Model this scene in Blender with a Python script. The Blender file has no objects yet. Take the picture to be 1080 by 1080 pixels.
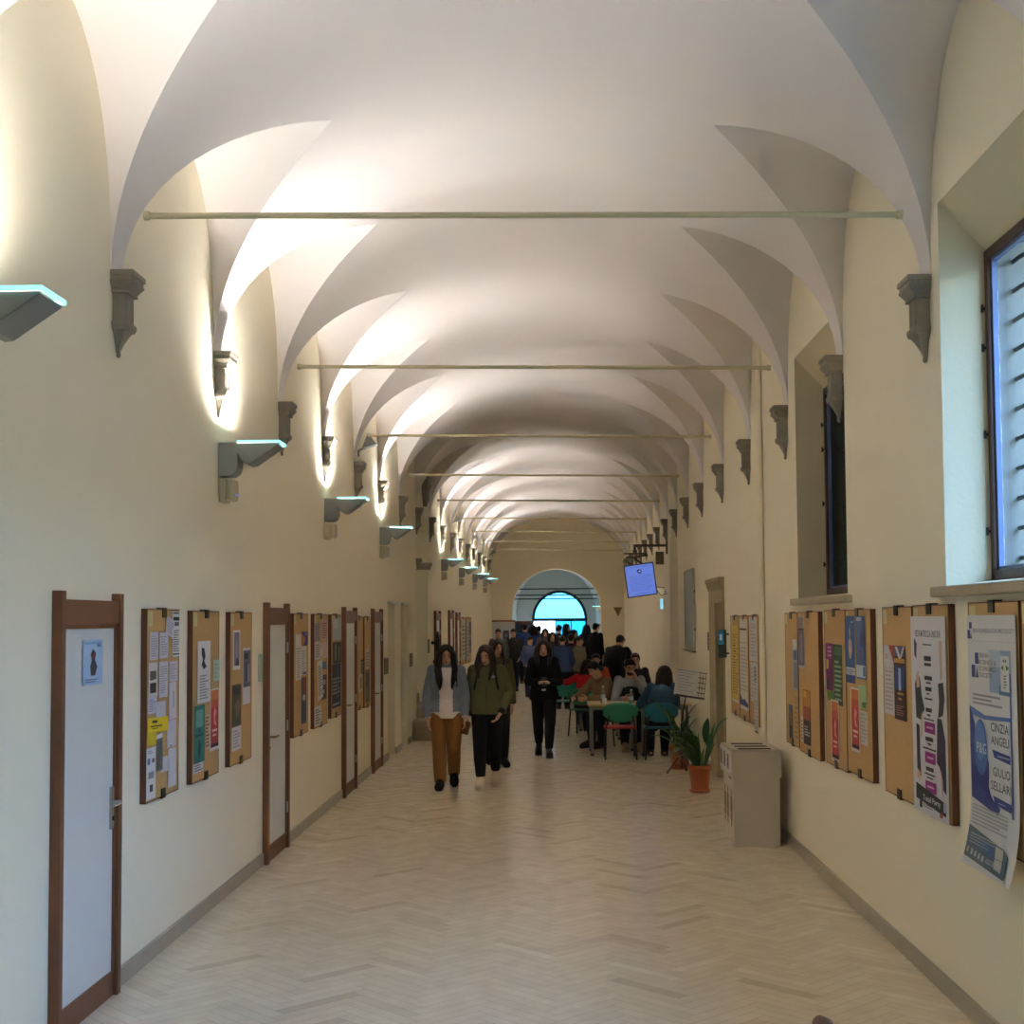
import bpy, bmesh, math, random
from mathutils import Vector, Matrix
random.seed(7)
SC = bpy.context.scene
COL = SC.collection
PI = math.pi

# ------------------------------------------------------------------ camera
EYE = 1.95
F_PX, PY = 1402.46, 581.7
YAW, PITCH, ROLL = 0.0312, 0.0510, -0.0066
cy, sy, cp, sp = math.cos(YAW), math.sin(YAW), math.cos(PITCH), math.sin(PITCH)
FW = Vector((-sy*cp, cy*cp, sp)); R0 = Vector((cy, sy, 0)); U0 = R0.cross(FW)
RT = math.cos(ROLL)*R0 + math.sin(ROLL)*U0
UP = -math.sin(ROLL)*R0 + math.cos(ROLL)*U0
cam_d = bpy.data.cameras.new('camera'); cam = bpy.data.objects.new('camera', cam_d); COL.objects.link(cam)
cam_d.sensor_width = 36; cam_d.lens = 36*F_PX/1080; cam_d.shift_y = (PY-540)/1080
cam_d.clip_end = 200; cam_d.clip_start = .05
m = Matrix((RT, UP, -FW)).transposed().to_4x4(); m.translation = Vector((0, 0, EYE)); cam.matrix_world = m
SC.camera = cam

def ray(px, py):
    return FW + RT*((px-540)/F_PX) + UP*((PY-py)/F_PX)
BEND = 0.0115
def off(y):
    return max(0, y-17.6)*BEND
XL, XR = -2.349, 2.013
def on_left(px, py, d=0):
    """point of the left wall seen at a pixel (measured in the photograph)"""
    r = ray(px, py); y = 8
    for _ in range(30): y = r.y*(XL+d+off(y))/r.x
    t = y/r.y
    return Vector((XL+d+off(y), y, EYE+t*r.z))
def on_right(px, py, d=0):
    r = ray(px, py); y = 8
    for _ in range(30): y = r.y*(XR-d+off(y))/r.x
    t = y/r.y
    return Vector((XR-d+off(y), y, EYE+t*r.z))
def on_floor(px, py, z=0):
    r = ray(px, py); t = (z-EYE)/r.z
    return Vector((r.x*t, r.y*t, z))
def at_y(px, py, y):
    r = ray(px, py); t = y/r.y
    return Vector((r.x*t, y, EYE+t*r.z))

# ------------------------------------------------------------------ materials
def srgb(r, g, b):
    f = lambda c: (c/12.92 if c <= .04045 else ((c+.055)/1.055)**2.4)
    return tuple(f(v/255) for v in (r, g, b))+(1,)
MATS = {}
def mat(name, col, rough=.6, metal=0, noise=0, nscale=8, bump=0, bscale=60, spec=.5, emit=None, estr=0, alpha=None, trans=0, coat=0):
    if name in MATS: return MATS[name]
    m = bpy.data.materials.new(name); m.use_nodes = True
    nt = m.node_tree; b = nt.nodes['Principled BSDF']
    if len(col) == 3: col = tuple(col)+(1,)
    b.inputs['Base Color'].default_value = col
    b.inputs['Roughness'].default_value = rough; b.inputs['Metallic'].default_value = metal
    b.inputs['Specular IOR Level'].default_value = spec
    if coat: b.inputs['Coat Weight'].default_value = coat
    if trans: b.inputs['Transmission Weight'].default_value = trans
    if emit:
        b.inputs['Emission Color'].default_value = tuple(emit[:3])+(1,); b.inputs['Emission Strength'].default_value = estr
    if noise or bump:
        tc = nt.nodes.new('ShaderNodeTexCoord')
    if noise:
        n = nt.nodes.new('ShaderNodeTexNoise'); n.inputs['Scale'].default_value = nscale; n.inputs['Detail'].default_value = 5
        nt.links.new(tc.outputs['Object'], n.inputs['Vector'])
        mx = nt.nodes.new('ShaderNodeMix'); mx.data_type = 'RGBA'
        mx.inputs[6].default_value = tuple(c*(1-noise) for c in col[:3])+(1,)
        mx.inputs[7].default_value = tuple(min(1, c*(1+noise)) for c in col[:3])+(1,)
        nt.links.new(n.outputs['Fac'], mx.inputs[0]); nt.links.new(mx.outputs[2], b.inputs['Base Color'])
    if bump:
        n2 = nt.nodes.new('ShaderNodeTexNoise'); n2.inputs['Scale'].default_value = bscale; n2.inputs['Detail'].default_value = 4
        nt.links.new(tc.outputs['Object'], n2.inputs['Vector'])
        bp = nt.nodes.new('ShaderNodeBump'); bp.inputs['Strength'].default_value = bump; bp.inputs['Distance'].default_value = .02
        nt.links.new(n2.outputs['Fac'], bp.inputs['Height']); nt.links.new(bp.outputs['Normal'], b.inputs['Normal'])
    MATS[name] = m
    return m
def pal(r, g, b, rough=.7, **k):
    """a plain material looked up by its colour"""
    return mat('paint_%02x%02x%02x_%d' % (r, g, b, int(rough*100)), srgb(r, g, b), rough, **k)

# ------------------------------------------------------------------ mesh builder
class MB:
    def __init__(s):
        s.v = []; s.f = []; s.mi = []; s.sm = []; s.mats = []
    def slot(s, m):
        if m not in s.mats: s.mats.append(m)
        return s.mats.index(m)
    def add(s, vs, fs, m, smooth=False, M=None):
        o = len(s.v); k = s.slot(m)
        s.v += [tuple(M @ Vector(v)) if M else tuple(v) for v in vs]
        for f in fs:
            s.f.append([i+o for i in f]); s.mi.append(k); s.sm.append(smooth)
        return s
    def box(s, a, b, m, M=None):
        x0, y0, z0 = (min(a[i], b[i]) for i in range(3)); x1, y1, z1 = (max(a[i], b[i]) for i in range(3))
        vs = [(x0,y0,z0),(x1,y0,z0),(x1,y1,z0),(x0,y1,z0),(x0,y0,z1),(x1,y0,z1),(x1,y1,z1),(x0,y1,z1)]
        return s.add(vs, [(0,3,2,1),(4,5,6,7),(0,1,5,4),(1,2,6,5),(2,3,7,6),(3,0,4,7)], m, False, M)
    def bbox(s, a, b, m, r=.01, M=None):
        """box with bevelled edges"""
        bm = bmesh.new(); bmesh.ops.create_cube(bm, size=1)
        for v in bm.verts: v.co = Vector([a[i]+(b[i]-a[i])*(v.co[i]+.5) for i in range(3)])
        bmesh.ops.bevel(bm, geom=bm.edges[:], offset=r, segments=2, affect='EDGES', profile=.6)
        bm.normal_update()
        vs = [v.co.copy() for v in bm.verts]; fs = [[v.index for v in f.verts] for f in bm.faces]
        bm.free(); return s.add(vs, fs, m, False, M)
    def tube(s, pts, r, m, n=10, M=None, caps=True, smooth=True):
        pts = [Vector(p) for p in pts]; N = len(pts)
        rr = r if isinstance(r, (list, tuple)) else [r]*N
        vs = []; fs = []; prev = None
        for i, p in enumerate(pts):
            t = (pts[min(i+1, N-1)]-pts[max(i-1, 0)]).normalized()
            if prev is None:
                a = Vector((0,0,1)) if abs(t.z) < .9 else Vector((1,0,0))
                u = t.cross(a).normalized()
            else:
                u = (prev-t*prev.dot(t)).normalized()
            prev = u; w = t.cross(u)
            for k in range(n):
                an = 2*PI*k/n; vs.append(p+(u*math.cos(an)+w*math.sin(an))*rr[i])
        for i in range(N-1):
            for k in range(n):
                k2 = (k+1) % n; fs.append((i*n+k, i*n+k2, (i+1)*n+k2, (i+1)*n+k))
        s.add(vs, fs, m, smooth, M)
        if caps:
            s.add(vs[:n], [tuple(range(n))[::-1]], m, False, M); s.add(vs[-n:], [tuple(range(n))], m, False, M)
        return s
    def lathe(s, prof, m, n=24, M=None, smooth=True):
        vs = []; fs = []
        for r, z in prof:
            for k in range(n): vs.append((r*math.cos(2*PI*k/n), r*math.sin(2*PI*k/n), z))
        for i in range(len(prof)-1):
            for k in range(n):
                k2 = (k+1) % n; fs.append((i*n+k, i*n+k2, (i+1)*n+k2, (i+1)*n+k))
        return s.add(vs, fs, m, smooth, M)
    def prism(s, poly, a, b, m, axis=1, M=None):
        """polygon in the two other axes, extruded along axis from a to b"""
        def pt(p, h):
            q = list(p); q.insert(axis, h); return tuple(q)
        n = len(poly); vs = [pt(p, a) for p in poly]+[pt(p, b) for p in poly]
        fs = [tuple(range(n)), tuple(range(2*n-1, n-1, -1))]+[(i, i+n, (i+1) % n+n, (i+1) % n) for i in range(n)]
        return s.add(vs, fs, m, False, M)
    def ball(s, c, r, m, n=12, M=None, k=8):
        rx, ry, rz = r if isinstance(r, (tuple, list)) else (r, r, r)
        vs = []; fs = []
        for i in range(k+1):
            th = PI*i/k
            for j in range(n):
                vs.append((c[0]+rx*math.sin(th)*math.cos(2*PI*j/n), c[1]+ry*math.sin(th)*math.sin(2*PI*j/n), c[2]+rz*math.cos(th)))
        for i in range(k):
            for j in range(n):
                j2 = (j+1) % n; fs.append((i*n+j, (i+1)*n+j, (i+1)*n+j2, i*n+j2))
        return s.add(vs, fs, m, True, M)
    def build(s, name, parent=None, fix=True, merge=False):
        me = bpy.data.meshes.new(name); me.from_pydata(s.v, [], s.f); me.update()
        for m_ in s.mats: me.materials.append(m_)
        me.polygons.foreach_set('material_index', s.mi); me.polygons.foreach_set('use_smooth', s.sm)
        if fix:
            bm = bmesh.new(); bm.from_mesh(me)
            if merge: bmesh.ops.remove_doubles(bm, verts=bm.verts, dist=1e-5)
            bmesh.ops.recalc_face_normals(bm, faces=bm.faces[:]); bm.to_mesh(me); bm.free()
        o = bpy.data.objects.new(name, me); COL.objects.link(o)
        if parent: o.parent = parent
        return o
def tag(o, label=None, cat=None, group=None, kind=None):
    if label: o['label'] = label
    if cat: o['category'] = cat
    if group: o['group'] = group
    if kind: o['kind'] = kind
    return o
def empty(name, loc=(0,0,0), rz=0, label=None, cat=None, group=None, kind=None):
    o = bpy.data.objects.new(name, None); COL.objects.link(o); o.location = loc; o.rotation_euler = (0, 0, rz)
    o.empty_display_size = .1
    return tag(o, label, cat, group, kind)
def struct(o): o['kind'] = 'structure'; return o
def kids(o): return [c for c in COL.objects if c.parent == o]
def copy_tree(o, parent=None):
    c = o.copy(); COL.objects.link(c); c.parent = parent
    for ch in kids(o): copy_tree(ch, c)
    return c
def text_mesh(txt, size, w=None):
    """flat letters as (verts, faces) in the xy plane, centred; w squeezes them to a width"""
    cu = bpy.data.curves.new('lettering', 'FONT'); cu.body = txt; cu.size = size; cu.align_x = 'CENTER'; cu.align_y = 'CENTER'
    cu.resolution_u = 2; cu.offset = .012*size
    ob = bpy.data.objects.new('lettering', cu); COL.objects.link(ob)
    dg = bpy.context.evaluated_depsgraph_get(); me = bpy.data.meshes.new_from_object(ob.evaluated_get(dg))
    vs = [v.co.copy() for v in me.vertices]; fs = [list(p.vertices) for p in me.polygons]
    bpy.data.objects.remove(ob); bpy.data.curves.remove(cu); bpy.data.meshes.remove(me)
    if vs:
        x0 = min(v.x for v in vs); x1 = max(v.x for v in vs)
        k = (w/(x1-x0)) if w else 1
        for v in vs: v.x = (v.x-(x0+x1)/2)*k
    return vs, fs
LAMP, SKY, EXPO = 255, 5.6, 2.36
EM = 2**-EXPO*1.25   # screens are set against the exposure
# ------------------------------------------------------------------ setting
S = 2.155; C0 = 7.03                       # bracket spacing, first bracket
CAPS = [C0+S*k for k in range(-5, 17)]     # bracket centres along the corridor
Y0, Y1 = -2.4, 44.0
CX, W = (XL+XR)/2, (XR-XL)/2
ZS, RB, RL, LA, XA = 3.765, 1.53, 1.285, .985, 1.19   # springing, barrel rise, lunette rise, lunette half width
TILT = -.0145                              # the vault sits a little higher on the left
M_vault = mat('vault_plaster', srgb(233, 226, 224), .85, noise=.02, nscale=1.2, bump=.06, bscale=9, spec=.2)
M_wall = mat('wall_plaster', srgb(245, 235, 209), .8, noise=.02, nscale=1.1, bump=.08, bscale=40, spec=.25)
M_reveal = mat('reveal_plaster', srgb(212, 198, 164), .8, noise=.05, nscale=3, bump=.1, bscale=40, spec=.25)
M_stone = mat('grey_pietra_stone', srgb(142, 134, 120), .75, noise=.18, nscale=14, bump=.35, bscale=50)
M_sill = mat('travertine', srgb(176, 160, 132), .7, noise=.12, nscale=20, bump=.1)
M_base = mat('skirting_marble', srgb(172, 160, 138), .45, noise=.12, nscale=9)
M_iron = mat('rod_paint', srgb(196, 186, 152), .5, spec=.4)
M_brown = mat('brown_door_wood', srgb(122, 78, 50), .5, noise=.15, nscale=22)
M_panel = mat('door_laminate', srgb(222, 222, 216), .4)
M_dark = mat('black_iron', srgb(38, 34, 32), .55)
M_brass = mat('worn_brass', srgb(140, 116, 70), .35, metal=.8)
M_steel = mat('satin_steel', srgb(190, 190, 186), .35, metal=.8)

def vz(x, z): return z+TILT*(x-CX)
def barrel(t):  # angle from the crown
    return W*math.sin(t), ZS+RB*math.cos(t)
vb = MB(); ends = [Y0]+CAPS[1:]+[Y1]
for k in range(len(ends)-1):
    ya, yb = ends[k], ends[k+1]
    yc = CAPS[k]+S/2
    ys = [ya]+[yc+LA*math.sin(PI/2*(i/14-1)) for i in range(29)]+[yb]
    ys = sorted(y for y in ys if ya-1e-6 <= y <= yb+1e-6)
    if k == len(ends)-2: ys = [y for y in ys if y <= Y1]
    for side in (-1, 1):
        nb, nl = 22, 8; sh = 0 if side < 0 else .1
        vs = []; fs = []; lv = []; lf = []; rows = ys
        for y in ys:
            u = min(1, abs(y-yc)/LA)
            xg = XA+(W-XA)*u**1.08
            h = RL*(1-u**2.4)**(1/2.4)
            yy = y+(sh if Y0 < y < Y1 and y > 3 else 0)
            yy = min(yy, Y1)
            tg = math.asin(min(1, xg/W))
            for i in range(nb+1):
                x, z = barrel(tg*i/nb); X = CX+side*x
                yv = y+(yy-y)*(i/nb); vs.append((X+off(yv), yv, vz(X, z)))
            xg, zg = barrel(tg)
            for i in range(nl+1):
                X = CX+side*(xg+(W-xg)*i/nl)
                lv.append((X+off(yy), yy, vz(X, zg+(ZS+h-zg)*(i/nl))))
        for r in range(len(rows)-1):
            for i in range(nb): fs.append((r*(nb+1)+i, r*(nb+1)+i+1, (r+1)*(nb+1)+i+1, (r+1)*(nb+1)+i))
            for i in range(nl): lf.append((r*(nl+1)+i, r*(nl+1)+i+1, (r+1)*(nl+1)+i+1, (r+1)*(nl+1)+i))
        vb.add(vs, fs, M_vault, True); vb.add(lv, lf, M_vault, True)
ceiling = struct(vb.build('ceiling', fix=False))

def sheet(name, outline, holes, to3, m, parent=None, more=()):
    """plane figures with holes in one mesh; to3 maps 2D to space"""
    me = bpy.data.meshes.new(name); vs_, fs_ = [], []
    for ol, hs in [(outline, holes)]+list(more):
        bm = bmesh.new(); es = []
        for loop in [ol]+hs:
            vs = [bm.verts.new((p[0], p[1], 0)) for p in loop]
            es += [bm.edges.new((vs[i], vs[(i+1) % len(vs)])) for i in range(len(vs))]
        bmesh.ops.triangle_fill(bm, use_beauty=True, use_dissolve=False, edges=es)
        bm.verts.index_update(); o0 = len(vs_)
        vs_ += [tuple(to3(v.co.x, v.co.y)) for v in bm.verts]; fs_ += [[v.index+o0 for v in f.verts] for f in bm.faces]
        bm.free()
    me.from_pydata(vs_, [], fs_); me.materials.append(m)
    o = bpy.data.objects.new(name, me); COL.objects.link(o)
    if parent: o.parent = parent
    return o
def arch_loop(yc, hw, zs, rise, n=14, z0=0):
    return [(yc-hw, z0), (yc-hw, zs)]+[(yc-hw*math.cos(PI*i/n), zs+rise*math.sin(PI*i/n)) for i in range(1, n)]+[(yc+hw, zs), (yc+hw, z0)]
def reveal(mb, loop, to3a, to3b, m, closed=False):
    n = len(loop)
    for i in range(n if closed else n-1):
        p, q = loop[i], loop[(i+1) % n]
        mb.add([to3a(*p), to3a(*q), to3b(*q), to3b(*p)], [(0, 1, 2, 3)], m)
ZT = 5.35
# --- right wall: windows, stone doorway, side arch
WIN = {}
def win_rect(yc): return (yc-.92, yc+.92, 2.105, 4.1)   # opening in the corridor face
WC = [5.97, 10.1, 1.66]
OPC = 23.08                                             # side arches on both walls
dw_a = on_right(764, 700).y; dw_b = on_right(757.5, 700).y
dw_top = on_right(760, 636).z
holes_r = []
for c in WC:
    a, b, z0, z1 = win_rect(c); holes_r.append([(a, z0), (b, z0), (b, z1), (a, z1)])
holes_r.append(arch_loop(OPC, .9, 2.75, .85))
holes_r.append([(dw_a, .001), (dw_b, .001), (dw_b, dw_top), (dw_a, dw_top)])
toR = lambda d: (lambda y, z: (XR+off(y)+d, y, z))
toL = lambda d: (lambda y, z: (XL+off(y)-d, y, z))
out, out2 = [(Y0, 0), (17.6, 0), (17.6, ZT), (Y0, ZT)], [(17.6, 0), (Y1, 0), (Y1, ZT), (17.6, ZT)]
def near(hs): return [lowlift(h) for h in hs if h[0][0] < 17.5]
def far(hs): return [lowlift(h) for h in hs if h[0][0] >= 17.5]
def lowlift(h):   # holes that reach the floor join the outline a hair above it
    return [(p[0], max(p[1], .001)) for p in h]
wall_right = struct(sheet('wall_right', out, near(holes_r), toR(0), M_wall, None, [(out2, far(holes_r))]))
# --- left wall: side arch and two dark doorways
ddw = [(409, 416.5, 637), (423, 429.5, 638)]
holes_l = [arch_loop(OPC, .9, 2.95, .9)]
DD = []
for a, b, t in ddw:
    p, q = on_left(a, t), on_left(b, t); DD.append((p.y, q.y, p.z)); holes_l.append([(p.y, 0), (q.y, 0), (q.y, p.z), (p.y, p.z)])
wall_left = struct(sheet('wall_left', out, near(holes_l), toL(0), M_wall, None, [(out2, far(holes_l))]))
# reveals and the spaces behind
mb = MB(); reveal(mb, arch_loop(OPC, .9, 2.75, .85), toR(0), toR(.55), M_wall)
mb.box((XR+.06+.55, OPC-1.4, 0), (XR+.75, OPC+1.4, 4.2), M_wall)
struct(mb.build('trim_1'))
mb = MB(); reveal(mb, arch_loop(OPC, .9, 2.95, .9), toL(0), toL(.7), M_wall)
b0 = XL+off(OPC)
mb.add([(b0-.7, OPC-.9, 0), (b0-4, OPC-.9, 0), (b0-4, OPC-.9, 4.2), (b0-.7, OPC-.9, 4.2)], [(0, 1, 2, 3)], M_wall)
mb.add([(b0-.7, OPC+.9, 0), (b0-4, OPC+.9, 0), (b0-4, OPC+.9, 4.2), (b0-.7, OPC+.9, 4.2)], [(0, 1, 2, 3)], M_wall)
mb.add([(b0-4, OPC-.9, 0), (b0-4, OPC+.9, 0), (b0-4, OPC+.9, 4.2), (b0-4, OPC-.9, 4.2)], [(0, 1, 2, 3)], M_wall)
mb.add([(b0-.7, OPC-.9, 4.2), (b0-4, OPC-.9, 4.2), (b0-4, OPC+.9, 4.2), (b0-.7, OPC+.9, 4.2)], [(0, 1, 2, 3)], M_wall)
mb.add([(b0-.7, OPC-.9, 3.8), (b0-.7, OPC+.9, 3.8), (b0-.7, OPC+.9, 4.2), (b0-.7, OPC-.9, 4.2)], [(0, 1, 2, 3)], M_wall)
struct(mb.build('trim_2'))
# end wall with its arch
ea, eb = at_y(540.5, 640, Y1).x, at_y(634, 640, Y1).x
etop = at_y(590, 600, Y1).z
ec, ew = (ea+eb)/2, (eb-ea)/2
loopE = [(ea, .001)]+[(ec-ew*math.cos(PI*i/24), etop-ew*.92+ew*.92*math.sin(PI*i/24)) for i in range(25)]+[(eb, .001)]
struct(sheet('wall_end', [(XL-.3, 0), (XR+.8, 0), (XR+.8, 5.6), (XL-.3, 5.6)], [loopE], lambda x, z: (x, Y1, z), M_wall))
# entrance hall behind the end arch
YE = 56.0
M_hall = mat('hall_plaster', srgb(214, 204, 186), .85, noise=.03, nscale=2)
hx0, hx1 = ec-ew-.22, ec+ew+.2
mb = MB(); reveal(mb, loopE, lambda x, z: (x, Y1, z), lambda x, z: (x, Y1+.5, z), M_wall)
struct(mb.build('trim_3'))
hallprof = [(hx0, 0), (hx0, 2.3)]+[((hx0+hx1)/2-(hx1-hx0)/2*math.cos(PI*i/16), 2.3+1.75*math.sin(PI*i/16)) for i in range(17)]+[(hx1, 2.3), (hx1, 0)]
mb = MB(); reveal(mb, hallprof, lambda x, z: (x, Y1+.5, z), lambda x, z: (x, YE, z), M_hall)
struct(mb.build('wall_hall'))
gx0, gx1 = at_y(562.5, 660, YE).x, at_y(618, 660, YE).x
gtop, gtr = at_y(590, 624, YE).z, at_y(590, 653.5, YE).z
gc, gw = (gx0+gx1)/2, (gx1-gx0)/2
loopG = [(gx0, .001), (gx0, gtr)]+[(gc-gw*math.cos(PI*i/20), gtr+(gtop-gtr)*math.sin(PI*i/20)) for i in range(1, 20)]+[(gx1, gtr), (gx1, .001)]
struct(sheet('wall_far', [(hx0-.3, 0), (hx1+.3, 0), (hx1+.3, 5), (hx0-.3, 5)], [loopG], lambda x, z: (x, YE, z), M_hall))
struct(sheet('wall_hall_front', [(hx0-.3, .0), (hx1+.3, .0), (hx1+.3, 5.2), (hx0-.3, 5.2)], [loopE], lambda x, z: (x, Y1+.5, z), M_hall))
struct(sheet('wall_back', [(XL-.2, 0), (XR+.2, 0), (XR+.2, 5.6), (XL-.2, 5.6)], [], lambda x, z: (x, Y0, z), M_wall))

q = MB(); q.box((12, -16, -1), (12.4, 22, 6), mat('outdoor_plaster', srgb(150, 146, 138), .9, noise=.08, nscale=1)); struct(q.build('wall_sky_block'))   # unseen house, added to hide the low sky from the right windows
q = MB(); q.box((3.1, -16, -.6), (12, 22, -.5), mat('courtyard_gravel', srgb(150, 142, 126), .95, noise=.2, nscale=6)); struct(q.build('ground_courtyard'))
# --- floor: herringbone strips of pale marble, each strip an island of one mesh
def floor_material():
    m = bpy.data.materials.new('floor_marble'); m.use_nodes = True; nt = m.node_tree; b = nt.nodes['Principled BSDF']
    g = nt.nodes.new('ShaderNodeNewGeometry'); cr = nt.nodes.new('ShaderNodeValToRGB')
    e = cr.color_ramp.elements; e[0].position = 0; e[0].color = srgb(220, 205, 177); e[1].position = 1; e[1].color = srgb(246, 234, 210)
    for p, c in ((.08, srgb(235, 221, 194)), (.5, srgb(239, 225, 198)), (.92, srgb(242, 229, 203))):
        q = e.new(p); q.color = c
    nt.links.new(g.outputs['Random Per Island'], cr.inputs['Fac'])
    tc = nt.nodes.new('ShaderNodeTexCoord'); n = nt.nodes.new('ShaderNodeTexNoise'); n.inputs['Scale'].default_value = 7; n.inputs['Detail'].default_value = 6
    nt.links.new(tc.outputs['Object'], n.inputs['Vector'])
    mx = nt.nodes.new('ShaderNodeMix'); mx.data_type = 'RGBA'; mx.blend_type = 'MULTIPLY'; mx.inputs[0].default_value = .35
    r2 = nt.nodes.new('ShaderNodeValToRGB'); r2.color_ramp.elements[0].color = (.8, .77, .72, 1); r2.color_ramp.elements[1].color = (1, 1, 1, 1)
    r2.color_ramp.elements[0].position = .3; r2.color_ramp.elements[1].position = .62
    nt.links.new(n.outputs['Fac'], r2.inputs['Fac']); nt.links.new(cr.outputs['Color'], mx.inputs[6]); nt.links.new(r2.outputs['Color'], mx.inputs[7])
    nt.links.new(mx.outputs[2], b.inputs['Base Color'])
    mr = nt.nodes.new('ShaderNodeMapRange'); mr.inputs[3].default_value = .14; mr.inputs[4].default_value = .3
    nt.links.new(n.outputs['Fac'], mr.inputs[0]); nt.links.new(mr.outputs[0], b.inputs['Roughness'])
    b.inputs['Specular IOR Level'].default_value = .5
    n3 = nt.nodes.new('ShaderNodeTexNoise'); n3.inputs['Scale'].default_value = 5
    nt.links.new(tc.outputs['Object'], n3.inputs['Vector'])
    bp = nt.nodes.new('ShaderNodeBump'); bp.inputs['Strength'].default_value = .06; bp.inputs['Distance'].default_value = .02
    nt.links.new(n3.outputs['Fac'], bp.inputs['Height']); nt.links.new(bp.outputs['Normal'], b.inputs['Normal'])
    return m
M_floor = floor_material(); M_grout = mat('floor_joint', srgb(150, 138, 114), .6)
fb = MB(); TL, TW = .48, .08; n = int(TL/TW); g_ = .0012
c45 = math.sqrt(.5)
fx0, fx1, fy0, fy1 = -2.45, 2.65, 2.6, Y1+.02
def clip(poly, ax, lim, sgn):
    res = []
    for i in range(len(poly)):
        p, q = poly[i], poly[(i+1) % len(poly)]
        a, b = (p[ax]-lim)*sgn, (q[ax]-lim)*sgn
        if a >= 0: res.append(p)
        if (a >= 0) != (b >= 0):
            t = a/(a-b); res.append((p[0]+(q[0]-p[0])*t, p[1]+(q[1]-p[1])*t))
    return res
NN = 700
for i in range(-NN, NN):
    for j in range(-40, 40):
        bx, by = i*TW+j*TL, i*TW-j*TL
        u0, v0 = (bx-by)*c45, (bx+by)*c45
        if not (fx0-.6 < u0 < fx1+.6 and fy0-.6 < v0 < fy1+.6): continue
        for (ax, ay, bw, bh) in ((bx, by, TL, TW), (bx, by+TW, TW, TL)):
            P = [(ax+g_, ay+g_), (ax+bw-g_, ay+g_), (ax+bw-g_, ay+bh-g_), (ax+g_, ay+bh-g_)]
            Q = [((p-q)*c45, (p+q)*c45) for p, q in P]
            for a_, l_, s_ in ((0, fx0, 1), (0, fx1, -1), (1, fy0, 1), (1, fy1, -1)):
                if Q: Q = clip(Q, a_, l_, s_)
            if len(Q) >= 3: fb.add([(p[0], p[1], 0) for p in Q], [tuple(range(len(Q)))], M_floor)
fb.add([(-7, Y0-.2, -.002), (4, Y0-.2, -.002), (4, YE+3, -.002), (-7, YE+3, -.002)], [(0, 1, 2, 3)], M_grout)
fb.add([(-2.5, Y0-.2, 0), (2.5, Y0-.2, 0), (2.5, fy0, 0), (-2.5, fy0, 0)], [(0, 1, 2, 3)], M_floor)
fb.add([(hx0, Y1+.02, 0), (hx1, Y1+.02, 0), (hx1, YE+.5, 0), (hx0, YE+.5, 0)], [(0, 1, 2, 3)], M_floor)
floor = struct(fb.build('floor', fix=False))

# --- skirting
def skirt(name, side, gaps):
    mb = MB(); spans = []; a = Y0
    for g0, g1 in sorted(gaps): spans.append((a, g0)); a = g1
    spans.append((a, Y1))
    for a, b in spans:
        if b-a < .02: continue
        cuts = [a]+([17.6] if a < 17.6 < b else [])+[b]
        for p, q in zip(cuts, cuts[1:]):
            x0, x1 = (XL if side < 0 else XR)+off(p), (XL if side < 0 else XR)+off(q); d = -side*.014
            vs = [(x0-d*.0, p, 0), (x1, q, 0), (x1, q, .1), (x0, p, .1), (x0+d, p, 0), (x1+d, q, 0), (x1+d, q, .095), (x0+d, p, .095)]
            mb.add(vs, [(4, 5, 6, 7), (7, 6, 2, 3), (0, 4, 7, 3), (1, 2, 6, 5)], M_base)
    return struct(mb.build(name))
# ------------------------------------------------------------------ windows on the right
M_frame = mat('window_frame_wood', srgb(74, 44, 34), .45)
M_alu = mat('window_aluminium', srgb(96, 112, 150), .4, metal=.1)
M_outer = mat('outer_jamb_stone', srgb(112, 104, 90), .9, noise=.12, nscale=6)
def glass_material(name, tint=(1, 1, 1), gloss=.08):
    m = bpy.data.materials.new(name); m.use_nodes = True; nt = m.node_tree; nt.nodes.clear()
    o = nt.nodes.new('ShaderNodeOutputMaterial'); t = nt.nodes.new('ShaderNodeBsdfTransparent'); t.inputs[0].default_value = tuple(tint)+(1,)
    g = nt.nodes.new('ShaderNodeBsdfGlossy'); g.inputs['Roughness'].default_value = .03
    mx = nt.nodes.new('ShaderNodeMixShader'); mx.inputs[0].default_value = gloss
    nt.links.new(t.outputs[0], mx.inputs[1]); nt.links.new(g.outputs[0], mx.inputs[2]); nt.links.new(mx.outputs[0], o.inputs['Surface'])
    return m
M_glass = glass_material('window_glass', (.86, .93, .92), .07)
M_shut = mat('grey_shutter_paint', srgb(96, 92, 92), .7)
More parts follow.
